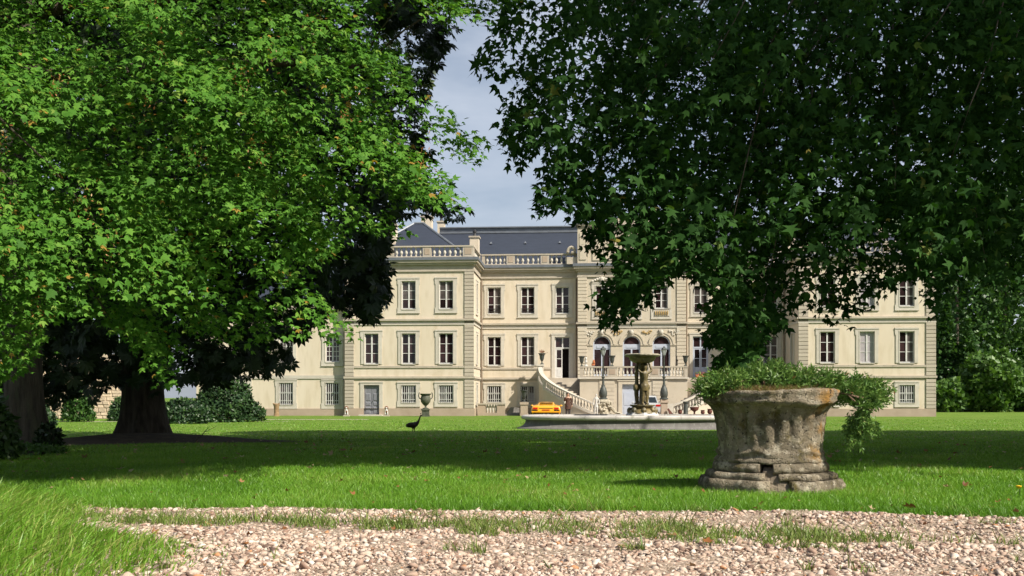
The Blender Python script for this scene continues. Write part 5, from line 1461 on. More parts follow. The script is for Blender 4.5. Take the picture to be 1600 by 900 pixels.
def grow_maple():
    C = []; D = []; N = []
    boughs = []
    tries = 0
    while len(boughs) < 310 and tries < 30000:
        tries += 1
        px = random.uniform(-520, 820); py = random.uniform(-340 if px < 220 else -170, 620)
        d = random.uniform(7.8, 10.8) + 1.3 * max(0.0, (600 - py) / 600)
        if not inpoly(np.array([px]), np.array([py]), MAPLE_POLY)[0]: continue
        if mnoise.noise(Vector((px / 95, py / 62, 4.0))) < -.16 and random.random() < .85: continue
        p = unproj(np.array([px]), np.array([py]), np.array([d]))[0]
        if p[1] + .62 * p[2] < (11.4 if p[0] > -3.2 else 9.9) and p[0] > -5.5: continue
        if any(np.linalg.norm((p - q) * np.array([1, .8, 1.7])) < .56 for q in boughs): continue
        boughs.append(p)
    core = np.array([mx, my + .6, 5.5])
    for b in boughs:
        out = nrm((b - core)[None])[0]; out[2] -= .25; out = nrm((out + np.array([.35, -.15, -.10]))[None])[0]
        k = random.randint(9, 13)
        side = nrm(np.cross(out, [0, 0, 1])[None])[0]
        up = np.cross(side, out)
        for i in range(k):
            a = random.uniform(-1, 1); f = random.uniform(-.5, .7)
            c = b + side * a * .62 + out * f * .6 + up * (random.gauss(0, .07) - .16 * a * a - .14 * f)
            C.append(c); D.append(nrm((out + side * a * .8 + np.array([0, 0, -.25]))[None])[0]); N.append(nrm((np.array([.18, -.62, .80]) + up * .25 + rng.normal(size=3) * .14)[None])[0])
    C, D, N = map(np.array, (C, D, N))
    P, ROT, idx = leaf_frames(C, D, N, 34, .56, .36, .03, .34, .55, .20)
    m = len(P)
    px, py = proj(P)
    ok = inpoly(px + rng.normal(size=m) * 9, py + rng.normal(size=m) * 7, MAPLE_POLY) & (P[:, 1] > 5.5)
    P, ROT, idx = P[ok], ROT[ok], idx[ok]
    # inner shaded filling
    n2 = 9000
    px = rng.uniform(-500, 640, n2); py = rng.uniform(-420, 560, n2); d = rng.uniform(11.6, 13.4, n2)
    ok = inpoly(px, py, MAPLE_POLY); Q = unproj(px, py, d)[ok]
    P = np.concatenate([P, Q]); ROT = np.concatenate([ROT, rand_rot(len(Q))])
    m = len(P)
    SC = rng.normal(.066, .015, m).clip(.03, .105)
    tint = np.clip(.45 + .22 * rng.normal(size=m), .02, .93); tint[rng.random(m) < .012] = 1.0
    build_crown(mt_, MAPLE_V, MAPLE_F, P, ROT, SC, tint, MAPLEM, 300, low=(LEAF3_V, LEAF3_F))
    o3 = np.array(mt_.location)
    trunk_mesh([(0, 0, -.1), (.05, 0, 2.0), (.1, .1, 4.2), (.25, .2, 6.5), (.3, .1, 9.5)], [.42, .36, .32, .22, .1], .25, 5).build('trunk', BARK, mt_, smooth='all')
    sel = sorted(range(len(boughs)), key=lambda i: random.random())[:70]
    mains = []
    for z, tgt in ((3.2, (4.2, -2.0, 5.4)), (3.6, (5.5, -1.2, 7.2)), (4.4, (6.0, .8, 5.6)), (2.9, (3.0, -2.6, 3.6)), (5.2, (3.5, -2.0, 8.0)), (3.9, (5.8, .2, 4.4))):
        mb = MB(); pts = limb(mb, (.1, .05, z), tgt, .13, .035, .04, 8, 9); mains += pts[2:]; mb.build('limb', BARK, mt_, smooth='all')
    mb = MB()
    for i in sel:
        b = Vector(boughs[i] - o3); a = min(mains, key=lambda q: (q - b).length)
        limb(mb, a, b, .014, .004, .05, 5, 6)
    mb.build('twigs', BARK, mt_, smooth='all')['kind'] = 'stuff'
    # bunches of orange brown seed keys
    KEY = leafmat('seed_keys', [(0, (.30, .10, .03)), (.5, (.42, .20, .06)), (1, (.30, .26, .08))], .3)
    front = [b for b in boughs if 0 < proj(b[None])[0][0] < 760 and 0 < proj(b[None])[1][0] < 560 and b[1] < 9.6]
    kv = np.array([(0, 0, 0), (.22, .5, .02), (.1, 1, 0), (-.12, .6, .02)]); kf = np.array([(0, 1, 2), (0, 2, 3)])
    for b in random.sample(front, min(22, len(front))):
        n = 34; Pk = rng.normal(size=(n, 3)) * np.array([.05, .04, .09]) + b - o3 + np.array([random.uniform(-.3, .3), -.35, -.1])
        link('seed_cluster', scatter_mesh('seed_cluster', kv, kf, Pk, rand_rot(n), np.full(n, .035), rng.random(n), KEY), mt_)['kind'] = 'stuff'
grow_maple()

# ------------------------------------------------------------------ plane trees, right
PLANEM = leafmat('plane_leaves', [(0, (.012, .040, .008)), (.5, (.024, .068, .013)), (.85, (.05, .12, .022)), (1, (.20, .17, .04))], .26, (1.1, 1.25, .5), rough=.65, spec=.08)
PLANE_POLY = [(800, -60), (772, 28), (735, 108), (790, 125), (775, 185), (802, 272), (852, 228), (833, 335), (880, 318), (900, 352), (912, 385), (935, 398), (955, 420), (940, 452), (924, 476), (955, 512), (985, 490), (1012, 478), (1030, 440), (1060, 428), (1100, 440), (1112, 470),
              (1090, 486), (1120, 500), (1095, 526), (1130, 545), (1112, 592), (1175, 592), (1192, 532), (1230, 505), (1262, 474), (1292, 505), (1335, 512), (1372, 470), (1402, 438), (1440, 425), (1446, 468), (1466, 515), (1482, 440), (1530, 430), (1600, 470), (1800, 620), (2600, 620), (2600, -60)]
def frame_ok(P, poly, jit=8):
    px, py = proj(P); m = len(P)
    vis = (P[:, 1] > 0) & (px > -60) & (px < 1660) & (py > -40) & (py < 940)
    return ~vis | inpoly(px + rng.normal(size=m) * jit, py + rng.normal(size=m) * jit, poly)
tx, ty = 13.0, 15.0
p1 = empty('plane_tree', (tx, ty, gz1(tx, ty))); tag(p1, 'plane tree with dark hanging star shaped leaves filling the upper right', 'tree')
def out_of_frame(P):
    px, py = proj(P)
    return ~((P[:, 1] > 0) & (px > -40) & (px < 1640) & (py > -30) & (py < 940))
def grow_plane():
    # hanging outer branches in view
    ctr = []
    tries = 0
    while len(ctr) < 1150 and tries < 60000:
        tries += 1
        px, py = random.uniform(735, 1720), random.uniform(-60, 595)
        d = random.uniform(10.4, 17.5)
        if not inpoly(np.array([px]), np.array([py]), PLANE_POLY)[0]: continue
        p = unproj(np.array([px]), np.array([py]), np.array([d]))[0]
        if p[1] + .62 * p[2] < 12.4: continue
        if px < 930 + 60 * math.sin(py * .02) and random.random() < .55: continue
        if py > 370 and px > 1195 and random.random() < .5: continue
        if any(np.linalg.norm(p - q) < .40 for q in ctr[-350:]): continue
        ctr.append(p)
    for k in range(15): ctr.append(unproj(np.array([random.uniform(1108, 1200)]), np.array([random.uniform(500, 590)]), np.array([random.uniform(12.0, 14.0)]))[0])
    C = np.array(ctr)
    out = nrm(C - np.array([tx, ty, 8.0])); D = nrm(out * .6 + np.array([0, 0, -.85]) + rng.normal(size=C.shape) * .25)
    N = nrm(-out * .2 + np.array([-.2, -.75, .45]) + rng.normal(size=C.shape) * .35)
    P, ROT, idx = leaf_frames(C, D, N, 48, .62, .42, .11, .60, .6, .5)
    ok = frame_ok(P, PLANE_POLY, 7)
    P, ROT = P[ok], ROT[ok]; m = len(P)
    SC = rng.normal(.104, .026, m).clip(.045, .165)
    tint = np.clip(.42 + .2 * rng.normal(size=m), .02, .88); tint[rng.random(m) < .0015] = 1.0
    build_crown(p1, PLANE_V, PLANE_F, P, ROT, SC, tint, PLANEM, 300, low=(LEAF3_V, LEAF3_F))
    # the great crown above
    n = 30000
    q = nrm(rng.normal(size=(n, 3))) * rng.uniform(.35, 1.0, (n, 1)) ** .5
    P = q * np.array([13.5, 13.0, 9.5]) + np.array([tx, ty, 15.5])
    lump = np.array([mnoise.noise(Vector(p * .35)) for p in P])
    ok = (lump > -.28) & (P[:, 1] + .62 * P[:, 2] > np.where(P[:, 0] < 6.5, 15.6, 13.2) + .5 * rng.normal(size=n)) & (P[:, 2] > 4.5) & out_of_frame(P)
    # keep the low side next to the drive open
    P = P[ok]; m = len(P)
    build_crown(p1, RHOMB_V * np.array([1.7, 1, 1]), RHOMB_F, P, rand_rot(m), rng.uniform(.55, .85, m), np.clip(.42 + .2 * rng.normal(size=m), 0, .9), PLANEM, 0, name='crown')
    o3 = np.array(p1.location)
    trunk_mesh([(0, 0, -.1), (-.1, 0, 2.5), (0, .1, 5.0), (.1, 0, 9), (0, 0, 14), (.2, 0, 19)], [.62, .52, .48, .38, .25, .1], .35, 6).build('trunk', BARK2, p1, smooth='all')
    mains = []
    for z, tgt in ((5.0, (-9.0, -2.5, 8.0)), (5.5, (-8.0, -1.0, 6.8)), (6.0, (-6.5, -3.5, 7.4)), (7.0, (-10, 2, 12)), (8, (-7, 7, 14)), (8, (6, 6, 14)), (7, (7, -5, 12)), (9, (0, -7, 15)), (10, (0, 8, 17))):
        mb = MB(); pts = limb(mb, (0, 0, z), tgt, .20, .05, .08, 8, 10); mains += pts[3:]; mb.build('limb', BARK2, p1, smooth='all')
    mb = MB()
    for i in random.sample(range(len(C)), 90):
        b = Vector(C[i] - o3) + Vector((0, 0, .2)); a = min(mains, key=lambda q: (q - b).length + max(0, b.z - q.z))
        limb(mb, a, b, .020, .005, .06, 5, 9)
    mb.build('twigs', BARK2, p1, smooth='all')['kind'] = 'stuff'
grow_plane()

def big_crown(name, label, loc, c, r, n, size, mt, V_, F_, poly, trunk, far=True, band=None, lump_t=-.25, bark=BARK2, group=None, tintm=.42, cutz=None, seedn=.35, indiv=0):
    t = empty(name, (loc[0], loc[1], gz1(loc[0], loc[1]))); tag(t, label, 'tree', group)
    q = nrm(rng.normal(size=(n, 3))) * rng.uniform(.3, 1.0, (n, 1)) ** .45
    P = q * np.array(r) + np.array(c)
    lump = np.array([mnoise.noise(Vector(p * seedn)) for p in P])
    ok = (lump > lump_t)
    if poly is not None: ok &= (frame_ok(P, poly, 6) if indiv is not None else out_of_frame(P))
    if band: ok &= (P[:, 1] + .62 * P[:, 2] > band[0]) & (P[:, 1] + .62 * P[:, 2] < band[1] + .4 * rng.normal(size=n))
    if cutz: ok &= P[:, 2] > cutz
    P = P[ok]; lump = lump[ok]; m = len(P)
    out = nrm((P - np.array(c)) / np.array(r) ** 2)
    nor = nrm(out + np.array([0, 0, .4]) + rng.normal(size=(m, 3)) * .6); tip = nrm(np.cross(nor, rng.normal(size=(m, 3))) + np.array([0, 0, -.5])); tip = nrm(tip - nor * np.sum(tip * nor, 1, keepdims=True))
    ROT = np.stack([np.cross(tip, nor), tip, nor], -1)
    build_crown(t, V_, F_, P, ROT, rng.uniform(size[0], size[1], m), np.clip(tintm + .2 * lump + .15 * rng.normal(size=m), 0, 1), mt, indiv, name='crown')
    path, rad, fl = trunk
    trunk_mesh(path, rad, fl, 5, seed=loc[0]).build('trunk', bark, t, smooth='all')
    top = Vector(path[-2])
    for k in range(6):
        a = random.uniform(0, 2 * math.pi); e = Vector((c[0] - loc[0] + r[0] * .6 * math.cos(a), c[1] - loc[1] + r[1] * .6 * math.sin(a), c[2] - t.location.z + r[2] * random.uniform(-.2, .4)))
        mb = MB(); limb(mb, top * .9, e, rad[-2] * .6, .03, .05, 7, 8); mb.build('limb', bark, t, smooth='all')
    return t
FARP = [(900, -60), (890, 300), (960, 380), (1040, 420), (1130, 420), (1250, 440), (1330, 430), (1400, 400), (1452, 400), (1470, 500), (1520, 540), (1700, 560), (1700, -60)]
big_crown('plane_tree', 'tall plane tree beyond the right frame edge whose shadow darkens the mid lawn', (21.5, 31.0), (18.5, 29.0, 17.0), (14.5, 12.0, 10.5), 26000, (.65, .95), PLANEM, RHOMB_V * np.array([1.7, 1, 1]), RHOMB_F, FARP,
          ([(0, 0, -.1), (0, 0, 4), (.2, 0, 9), (0, 0, 16), (0, 0, 20)], [.6, .5, .42, .25, .1], .35), band=(12, 43.5), indiv=None)
big_crown('plane_tree', 'farthest plane tree beyond the right frame edge, shading the lawn at the right', (35.0, 34.0), (33.0, 32.0, 15.0), (12.0, 11.0, 11.0), 15000, (.65, .95), PLANEM, RHOMB_V * np.array([1.7, 1, 1]), RHOMB_F, FARP,
          ([(0, 0, -.1), (0, 0, 4), (.2, 0, 9), (0, 0, 15), (0, 0, 19)], [.55, .48, .4, .25, .1], .35), band=(12, 43.5), indiv=None)

# ------------------------------------------------------------------ horse chestnut (dark) and second trunk at the left
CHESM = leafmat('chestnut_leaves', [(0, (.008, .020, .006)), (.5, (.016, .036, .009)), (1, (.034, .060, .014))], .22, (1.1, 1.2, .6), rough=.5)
CHEST_POLY = [(-80, -60), (705, -60), (712, 30), (682, 92), (655, 165), (668, 250), (648, 285), (725, 318), (705, 345), (655, 335), (612, 352), (598, 400), (606, 452), (594, 490), (560, 502), (535, 470), (490, 505), (452, 540), (458, 570), (425, 584), (392, 584), (340, 588), (290, 602), (240, 608), (205, 588), (175, 602), (150, 628), (120, 618), (95, 636), (60, 620), (-80, 645)]
def grow_chestnut():
    bx_, by_ = -10.1, 28.0
    t = empty('chestnut_tree', (bx_, by_, gz1(bx_, by_))); tag(t, 'dark horse chestnut with broad flared trunk standing in its own shade', 'tree')
    C = []
    tries = 0
    while len(C) < 1150 and tries < 60000:
        tries += 1
        px, py = random.uniform(-150, 740), random.uniform(-160, 655); d = random.uniform(23.5, 33)
        if not inpoly(np.array([px]), np.array([py]), CHEST_POLY)[0] and py > -50: continue
        C.append(unproj(np.array([px]), np.array([py]), np.array([d]))[0])
    C = np.array(C); out = nrm(C - np.array([bx_, by_, 6.0]))
    D = nrm(out * .7 + np.array([0, 0, -.6]) + rng.normal(size=C.shape) * .3); N = nrm(out * .5 + np.array([0, -.4, .6]) + rng.normal(size=C.shape) * .35)
    P, ROT, idx = leaf_frames(C, D, N, 15, 1.1, .8, .22, .5, .5, .7)
    ok = frame_ok(P, CHEST_POLY, 5); P, ROT = P[ok], ROT[ok]; m = len(P)
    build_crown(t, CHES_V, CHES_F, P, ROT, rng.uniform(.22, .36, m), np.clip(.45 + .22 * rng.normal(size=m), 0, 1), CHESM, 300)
    # the crown above the picture
    n = 9000; q = nrm(rng.normal(size=(n, 3))) * rng.uniform(.4, 1, (n, 1)) ** .5; P = q * np.array([9, 8, 7]) + np.array([bx_ - 1.0, by_ + .5, 12.5])
    ok = out_of_frame(P) & (P[:, 2] > 4); P = P[ok]; m = len(P)
    build_crown(t, RHOMB_V * np.array([1.7, 1, 1]), RHOMB_F, P, rand_rot(m), rng.uniform(.5, .7, m), np.clip(.45 + .2 * rng.normal(size=m), 0, 1), CHESM, 0, name='crown')
    trunk_mesh([(0, 0, -.15), (.02, 0, 1.3), (-.05, 0, 3.0), (.1, 0, 5.5), (0, 0, 9.0), (0, 0, 14)], [.62, .55, .51, .46, .32, .12], .42, 6, 44, 2.0).build('trunk', BARK, t, smooth='all')
    for tgt in ((4.5, -2, 6.0), (5.5, 1, 8.5), (-4.5, -1, 6), (2.5, -3.5, 9), (-3, 3, 9), (6.5, 0, 5.0), (7.0, -1, 10)):
        mb = MB(); limb(mb, (0, 0, random.uniform(2.8, 4.5)), tgt, .2, .04, .12, 7, 9); mb.build('limb', BARK, t, smooth='all')
grow_chestnut()
LEFTP = [(-200, -60), (300, -60), (300, 560), (200, 590), (90, 610), (60, 600), (0, 600), (-200, 660)]
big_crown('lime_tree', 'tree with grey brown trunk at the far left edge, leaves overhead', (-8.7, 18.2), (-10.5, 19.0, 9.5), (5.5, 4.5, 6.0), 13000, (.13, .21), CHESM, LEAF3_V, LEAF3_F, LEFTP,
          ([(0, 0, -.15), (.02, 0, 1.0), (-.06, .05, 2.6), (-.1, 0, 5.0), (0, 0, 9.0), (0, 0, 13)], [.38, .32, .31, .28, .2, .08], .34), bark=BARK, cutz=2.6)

# soil mound under the two left trunks
def mound(cx, cy, rx, ry, h, label):
    m_ = MB(); n = 40; rings = 12; vs = [(cx, cy, gz1(cx, cy) + h)]; fs = []
    for j in range(1, rings + 1):
        t = j / rings
        for i in range(n):
            a = 2 * math.pi * i / n; wob = 1 + .14 * math.sin(3 * a + 1) + .08 * math.sin(7 * a)
            x, y = cx + rx * t * wob * math.cos(a), cy + ry * t * wob * math.sin(a)
            vs.append((x, y, gz1(x, y) + h * (1 - sstep(t)) + .016 - .03 * (t > .97) + .02 * mnoise.noise(Vector((x, y, 0)) * 2)))
    for i in range(n): fs.append((0, 1 + i, 1 + (i + 1) % n))
    for j in range(rings - 1):
        for i in range(n): a = 1 + j * n + i; b = 1 + j * n + (i + 1) % n; fs.append((a, a + n, b + n, b))
    m_.add(vs, fs); tag(m_.build('soil', SOIL, smooth='all'), label, kind='structure')
mound(-9.9, 27.2, 3.7, 4.2, .22, 'bare dark soil around the chestnut trunk')

# ------------------------------------------------------------------ shrubs
def shrub(name, label, c, r, n, size, mt, tintm=.45, stems=4, group=None):
    gx, gy = c[0], c[1]; z0 = gz1(gx, gy)
    o = empty(name, (gx, gy, z0)); tag(o, label, 'shrub', group)
    q = nrm(rng.normal(size=(n, 3))); q[:, 2] = np.abs(q[:, 2]) * 1.0
    lump = np.array([mnoise.noise(Vector(p * 2.6) + Vector((gx, gy, 0))) for p in q])
    P = q * (rng.uniform(.55, 1.0, n) ** .4 * (1 + .20 * lump))[:, None] * np.array(r); P[:, 2] += .05
    nor = nrm(q + rng.normal(size=(n, 3)) * .7); tip = nrm(rng.normal(size=(n, 3)) + q + np.array([0, 0, .4])); tip = nrm(tip - nor * np.sum(tip * nor, 1, keepdims=True))
    ROT = np.stack([np.cross(tip, nor), tip, nor], -1)
    f = link('foliage', scatter_mesh('foliage', RHOMB_V, RHOMB_F, P, ROT, rng.uniform(size[0], size[1], n), np.clip(tintm + .35 * lump + .18 * rng.normal(size=n), 0, 1), mt), o); f['kind'] = 'stuff'
    m_ = MB()
    for k in range(stems):
        a = 2 * math.pi * k / stems; m_.tube([(.05 * math.cos(a), .05 * math.sin(a), -.05), (r[0] * .3 * math.cos(a), r[1] * .3 * math.sin(a), r[2] * .45), (r[0] * .55 * math.cos(a), r[1] * .55 * math.sin(a), r[2] * .75)], [.06, .04, .015], 6)
    m_.build('stems', BARK, o, smooth=True)
YEW = leafmat('yew', [(0, (.010, .028, .010)), (.5, (.022, .055, .016)), (1, (.06, .12, .03))], .12)
LIGHTG = leafmat('light_shrub', [(0, (.025, .07, .012)), (.5, (.055, .13, .022)), (1, (.11, .21, .04))], .3)
shrub('yew_shrub', 'big rounded dark green yew in front of the service wing', (lx(352, 60), 60, 0), (2.05, 1.6, 2.35), 7000, (.16, .30), YEW, .5)
shrub('yew_shrub', 'lower dark yew against the right side of the chestnut trunk', (lx(285, 56), 56, 0), (1.5, 1.2, 1.25), 3500, (.14, .26), YEW, .4)
shrub('yew_shrub', 'small clipped yew ball left of the chestnut trunk', (lx(190, 62), 62, 0), (.75, .7, 1.35), 2500, (.12, .22), YEW, .6)
shrub('leafy_shrub', 'small leafy sapling shrub before the rubble wall', (lx(122, 60), 60, 0), (.9, .7, 1.9), 1500, (.18, .32), LIGHTG, .25)
shrub('leafy_shrub', 'green shrub beside the far left trunk, before the rubble wall', (lx(62, 48), 48, 0), (.75, .6, 1.0), 1400, (.12, .24), YEW, .55)
shrub('dark_sapling', 'small dark spiky sapling just right of the far left trunk', (lx(76, 17.4), 17.4, 0), (.21, .2, .45), 420, (.06, .13), CHESM, .4, 3)
shrub('ivy_bush', 'dark leafy bush at the far left edge under the trunk', (lx(-22, 14.6), 14.6, 0), (.42, .5, .9), 1300, (.09, .15), GREENLEAF, .25, 3)
shrub('ground_plants', 'patch of light green leafy weeds at the foot of the far left trunk', (lx(52, 16.3), 16.3, 0), (.5, .3, .12), 450, (.05, .09), LIGHTG, .6, 3)

# ------------------------------------------------------------------ wood at the right behind the chateau
WOODM = leafmat('wood_leaves', [(0, (.022, .064, .015)), (.5, (.060, .132, .028)), (1, (.11, .20, .042))], .28, (1.1, 1.2, .5))
def far_tree(name, label, px, d, wpx, ypx_top, n, tintm, base_z=.5, conic=False, group='trees of the wood at the right'):
    x = lx(px, d); rx = wpx / 2 / 1600 * d; H = CAMZ + (620 - ypx_top) / 1600 * d
    t = empty(name, (x, d, 0)); tag(t, label, 'tree', group)
    q = nrm(rng.normal(size=(n, 3))) * rng.uniform(.5, 1, (n, 1)) ** .4
    lump = np.array([mnoise.noise(Vector(p * 2.4) + Vector((px, d, 0))) for p in q])
    P = q * (1 + .48 * lump)[:, None] * np.array([rx, rx * .8, (H - base_z) / 2]); P[:, 2] += (H + base_z) / 2
    if conic:
        f = np.clip(1.25 - 1.2 * (P[:, 2] - base_z) / (H - base_z), .06, 1); P[:, 0] *= f; P[:, 1] *= f
    ok = P[:, 2] > .1; P = P[ok]; lump = lump[ok]; m = len(P)
    s_ = (.32, .62)
    o = link('crown', scatter_mesh('crown', RHOMB_V * np.array([1.4, 1, 1]), RHOMB_F, P, rand_rot(m), rng.uniform(s_[0], s_[1], m), np.clip(tintm + .5 * lump + .16 * rng.normal(size=m), 0, 1), WOODM), t); o['kind'] = 'stuff'
    trunk_mesh([(0, 0, -.2), (0, 0, H * .3), (0, 0, H * .85)], [.3, .22, .05], .2, 5, 10).build('trunk', BARK, t, smooth='all')
far_tree('wood_tree', 'tall dark tree of the wood right beside the right wing', 1495, 108, 130, 300, 5200, .25, .3)
far_tree('wood_tree', 'broad mid green tree of the wood, second from the right wing', 1570, 112, 190, 220, 6500, .45, .8)
far_tree('wood_tree', 'taller dark tree at the right frame edge of the wood', 1650, 108, 190, 180, 6000, .35, .8)
far_tree('wood_tree', 'dark green tree outside the right edge of the wood', 1760, 116, 220, 160, 4000, .4, .8)
far_tree('conifer', 'dark bluish conifer hugging the corner of the right wing', 1478, 102, 60, 470, 2600, .12, .2, True)
far_tree('conifer', 'narrow dark conifer left of the light green bush', 1512, 101, 62, 505, 2600, .18, .2, True)
far_tree('wood_bush', 'low light green bush at the wood edge, nearest the lawn', 1552, 98, 95, 552, 4200, .58, .1)
far_tree('wood_bush', 'dark low bush at the wood edge by the right frame border', 1600, 99, 70, 575, 2400, .2, .1)
far_tree('wood_bush', 'small green bush at the wood edge next to the right wing corner', 1480, 98, 60, 595, 1800, .55, .1)
n = 7000
P = np.stack([rng.uniform(38, 140, n), rng.uniform(118, 135, n), rng.uniform(0, 26, n)], -1)
o = link('woodland', scatter_mesh('woodland', RHOMB_V * np.array([1.6, 1, 1]), RHOMB_F, P, rand_rot(n), rng.uniform(1.4, 2.4, n), np.clip(.3 + .25 * rng.normal(size=n), 0, 1), WOODM)); tag(o, 'dense dark wood filling the background at the right', 'woodland', kind='stuff')
P = np.stack([rng.uniform(-120, -38, n), rng.uniform(75, 110, n), rng.uniform(0, 16, n)], -1)
o = link('woodland', scatter_mesh('woodland', RHOMB_V * np.array([1.6, 1, 1]), RHOMB_F, P, rand_rot(n), rng.uniform(1.2, 2.0, n), np.clip(.3 + .25 * rng.normal(size=n), 0, 1), WOODM)); tag(o, 'dense wood beyond the rubble wall far left', 'woodland', kind='stuff')

# ------------------------------------------------------------------ grass
GRASSM = leafmat('grass_blades', [(0, (.080, .200, .014)), (.5, (.145, .310, .026)), (.85, (.215, .37, .05)), (1, (.32, .35, .10))], .38, (1.1, 1.1, .5), rough=.4)
def lawn_blades(y0, y1, n, hmin, hmax, w, margin=2.2):
    y = y0 + (y1 - y0) * rng.random(n) ** 1.15; x = rng.uniform(-1, 1, n) * (.5 * y + margin)
    ok = (y > edge_far(x) + .05 * rng.normal(size=n)) & ((x - UX) ** 2 + (y - UY) ** 2 > .60 ** 2) & ((((x - BX) / 6.0) ** 2 + ((y - BY) / 2.5) ** 2) > 1) & (((x + 9.9) / 3.5) ** 2 + ((y - 27.2) / 4.0) ** 2 > .35 + .5 * rng.random(n))
    x, y = x[ok], y[ok]; m = len(x)
    lum = np.array([mnoise.noise(Vector((a * .9, b * .6, 0))) for a, b in zip(x, y)])
    near = np.exp(-((y - edge_far(x)) / .35) ** 2)
    h = rng.uniform(hmin, hmax, m) * (1 + .5 * near + .35 * lum)
    return blade_mesh('grass', np.stack([x, y, gz(x, y) - .005], -1), h, w * rng.uniform(.7, 1.3, m), rng.normal(size=(m, 2)) * (h * .45)[:, None], np.clip(.48 + .45 * lum - .2 * near + .2 * rng.normal(size=m), 0, 1), GRASSM, 1)
for (y0, y1, n, a, b, w, lab) in ((7.2, 10.0, 165000, .035, .075, .0065, 'thick grass along the far edge of the gravel drive'), (10.0, 16.0, 140000, .03, .065, .009, 'sunlit lawn grass behind the stone planter'), (16.0, 30.0, 80000, .03, .06, .017, 'shaded lawn grass under the trees'), (30.0, 66.0, 60000, .03, .075, .04, 'sunlit lawn grass around the fountain basin')):
    o = link('grass', lawn_blades(y0, y1, n, a, b, w)); tag(o, lab, 'grass', kind='stuff')
# long grass bank on the left of the drive
n = 15000
y = rng.uniform(3.4, 8.3, n); x = edge_bank(y) + .12 * rng.normal(size=n) - 2.6 * rng.random(n) ** 1.3
inside = np.clip((edge_bank(y) - x) / 1.0, 0, 1)
h = (.05 + .21 * inside ** .8) * rng.uniform(.6, 1.25, n)
bank = blade_mesh('grass_bank', np.stack([x, y, gz(x, y) + .0], -1), h, rng.uniform(.006, .012, n), np.stack([np.abs(rng.normal(size=n)) * h * .75 - .1 * h, rng.normal(size=n) * h * .4], -1), np.clip(.66 + .25 * rng.normal(size=n), 0, 1), GRASSM, 3)
tag(link('grass_bank', bank), 'long bright grass leaning over the left side of the drive', 'grass', kind='stuff')
# weeds and thin grass growing in the gravel
n = 60000
x = rng.uniform(-3.6, 4.2, n); y = rng.uniform(4.6, 7.7, n)
def weed_density(x, y):
    cen = np.interp(x, [-4, -1, 0, 1.5, 3, 4.5], [7.05, 6.85, 6.6, 6.15, 5.9, 5.9]); wid = np.interp(x, [-4, -1, 0, 1.2, 1.9, 2.4], [.22, .22, .36, .55, .36, .02])
    pat = np.array([mnoise.noise(Vector((a * 2.6, b * 4.5, 2))) + .5 * mnoise.noise(Vector((a * 8, b * 11, 5))) for a, b in zip(x, y)])
    return np.maximum(np.exp(-((y - cen) / wid) ** 2) + 1.0 * pat - .12, (pat > .60) * 1.0)
ok = weed_density(x, y) > .52
x, y = x[ok], y[ok]; m = len(x); h = rng.uniform(.03, .075, m) * (1 + rng.random(m) ** 6 * 2)
THING = leafmat('thin_grass', [(0, (.10, .17, .03)), (.5, (.165, .235, .045)), (.85, (.22, .25, .075)), (1, (.28, .20, .09))], .3)
tag(link('weeds', blade_mesh('weeds', np.stack([x, y, gz(x, y) + .012], -1), h, rng.uniform(.005, .009, m), rng.normal(size=(m, 2)) * (h * .6)[:, None], np.clip(.45 + .25 * rng.normal(size=m), 0, 1), THING, 2)), 'thin patchy grass growing down the middle of the gravel drive', 'grass', kind='stuff')

# ------------------------------------------------------------------ pebbles
PEBM = leafmat('pebbles', [(0, (.13, .085, .065)), (.2, (.25, .16, .12)), (.4, (.39, .285, .22)), (.65, (.47, .375, .305)), (.85, (.56, .49, .425)), (1, (.40, .20, .10))], 0, rough=.75, spec=.25)
ph = (1 + 5 ** .5) / 2
IV = nrm(np.array([(-1, ph, 0), (1, ph, 0), (-1, -ph, 0), (1, -ph, 0), (0, -1, ph), (0, 1, ph), (0, -1, -ph), (0, 1, -ph), (ph, 0, -1), (ph, 0, 1), (-ph, 0, -1), (-ph, 0, 1)], float))
IF = np.array([(0, 11, 5), (0, 5, 1), (0, 1, 7), (0, 7, 10), (0, 10, 11), (1, 5, 9), (5, 11, 4), (11, 10, 2), (10, 7, 6), (7, 1, 8), (3, 9, 4), (3, 4, 2), (3, 2, 6), (3, 6, 8), (3, 8, 9), (4, 9, 5), (2, 4, 11), (6, 2, 10), (8, 6, 7), (9, 8, 1)])
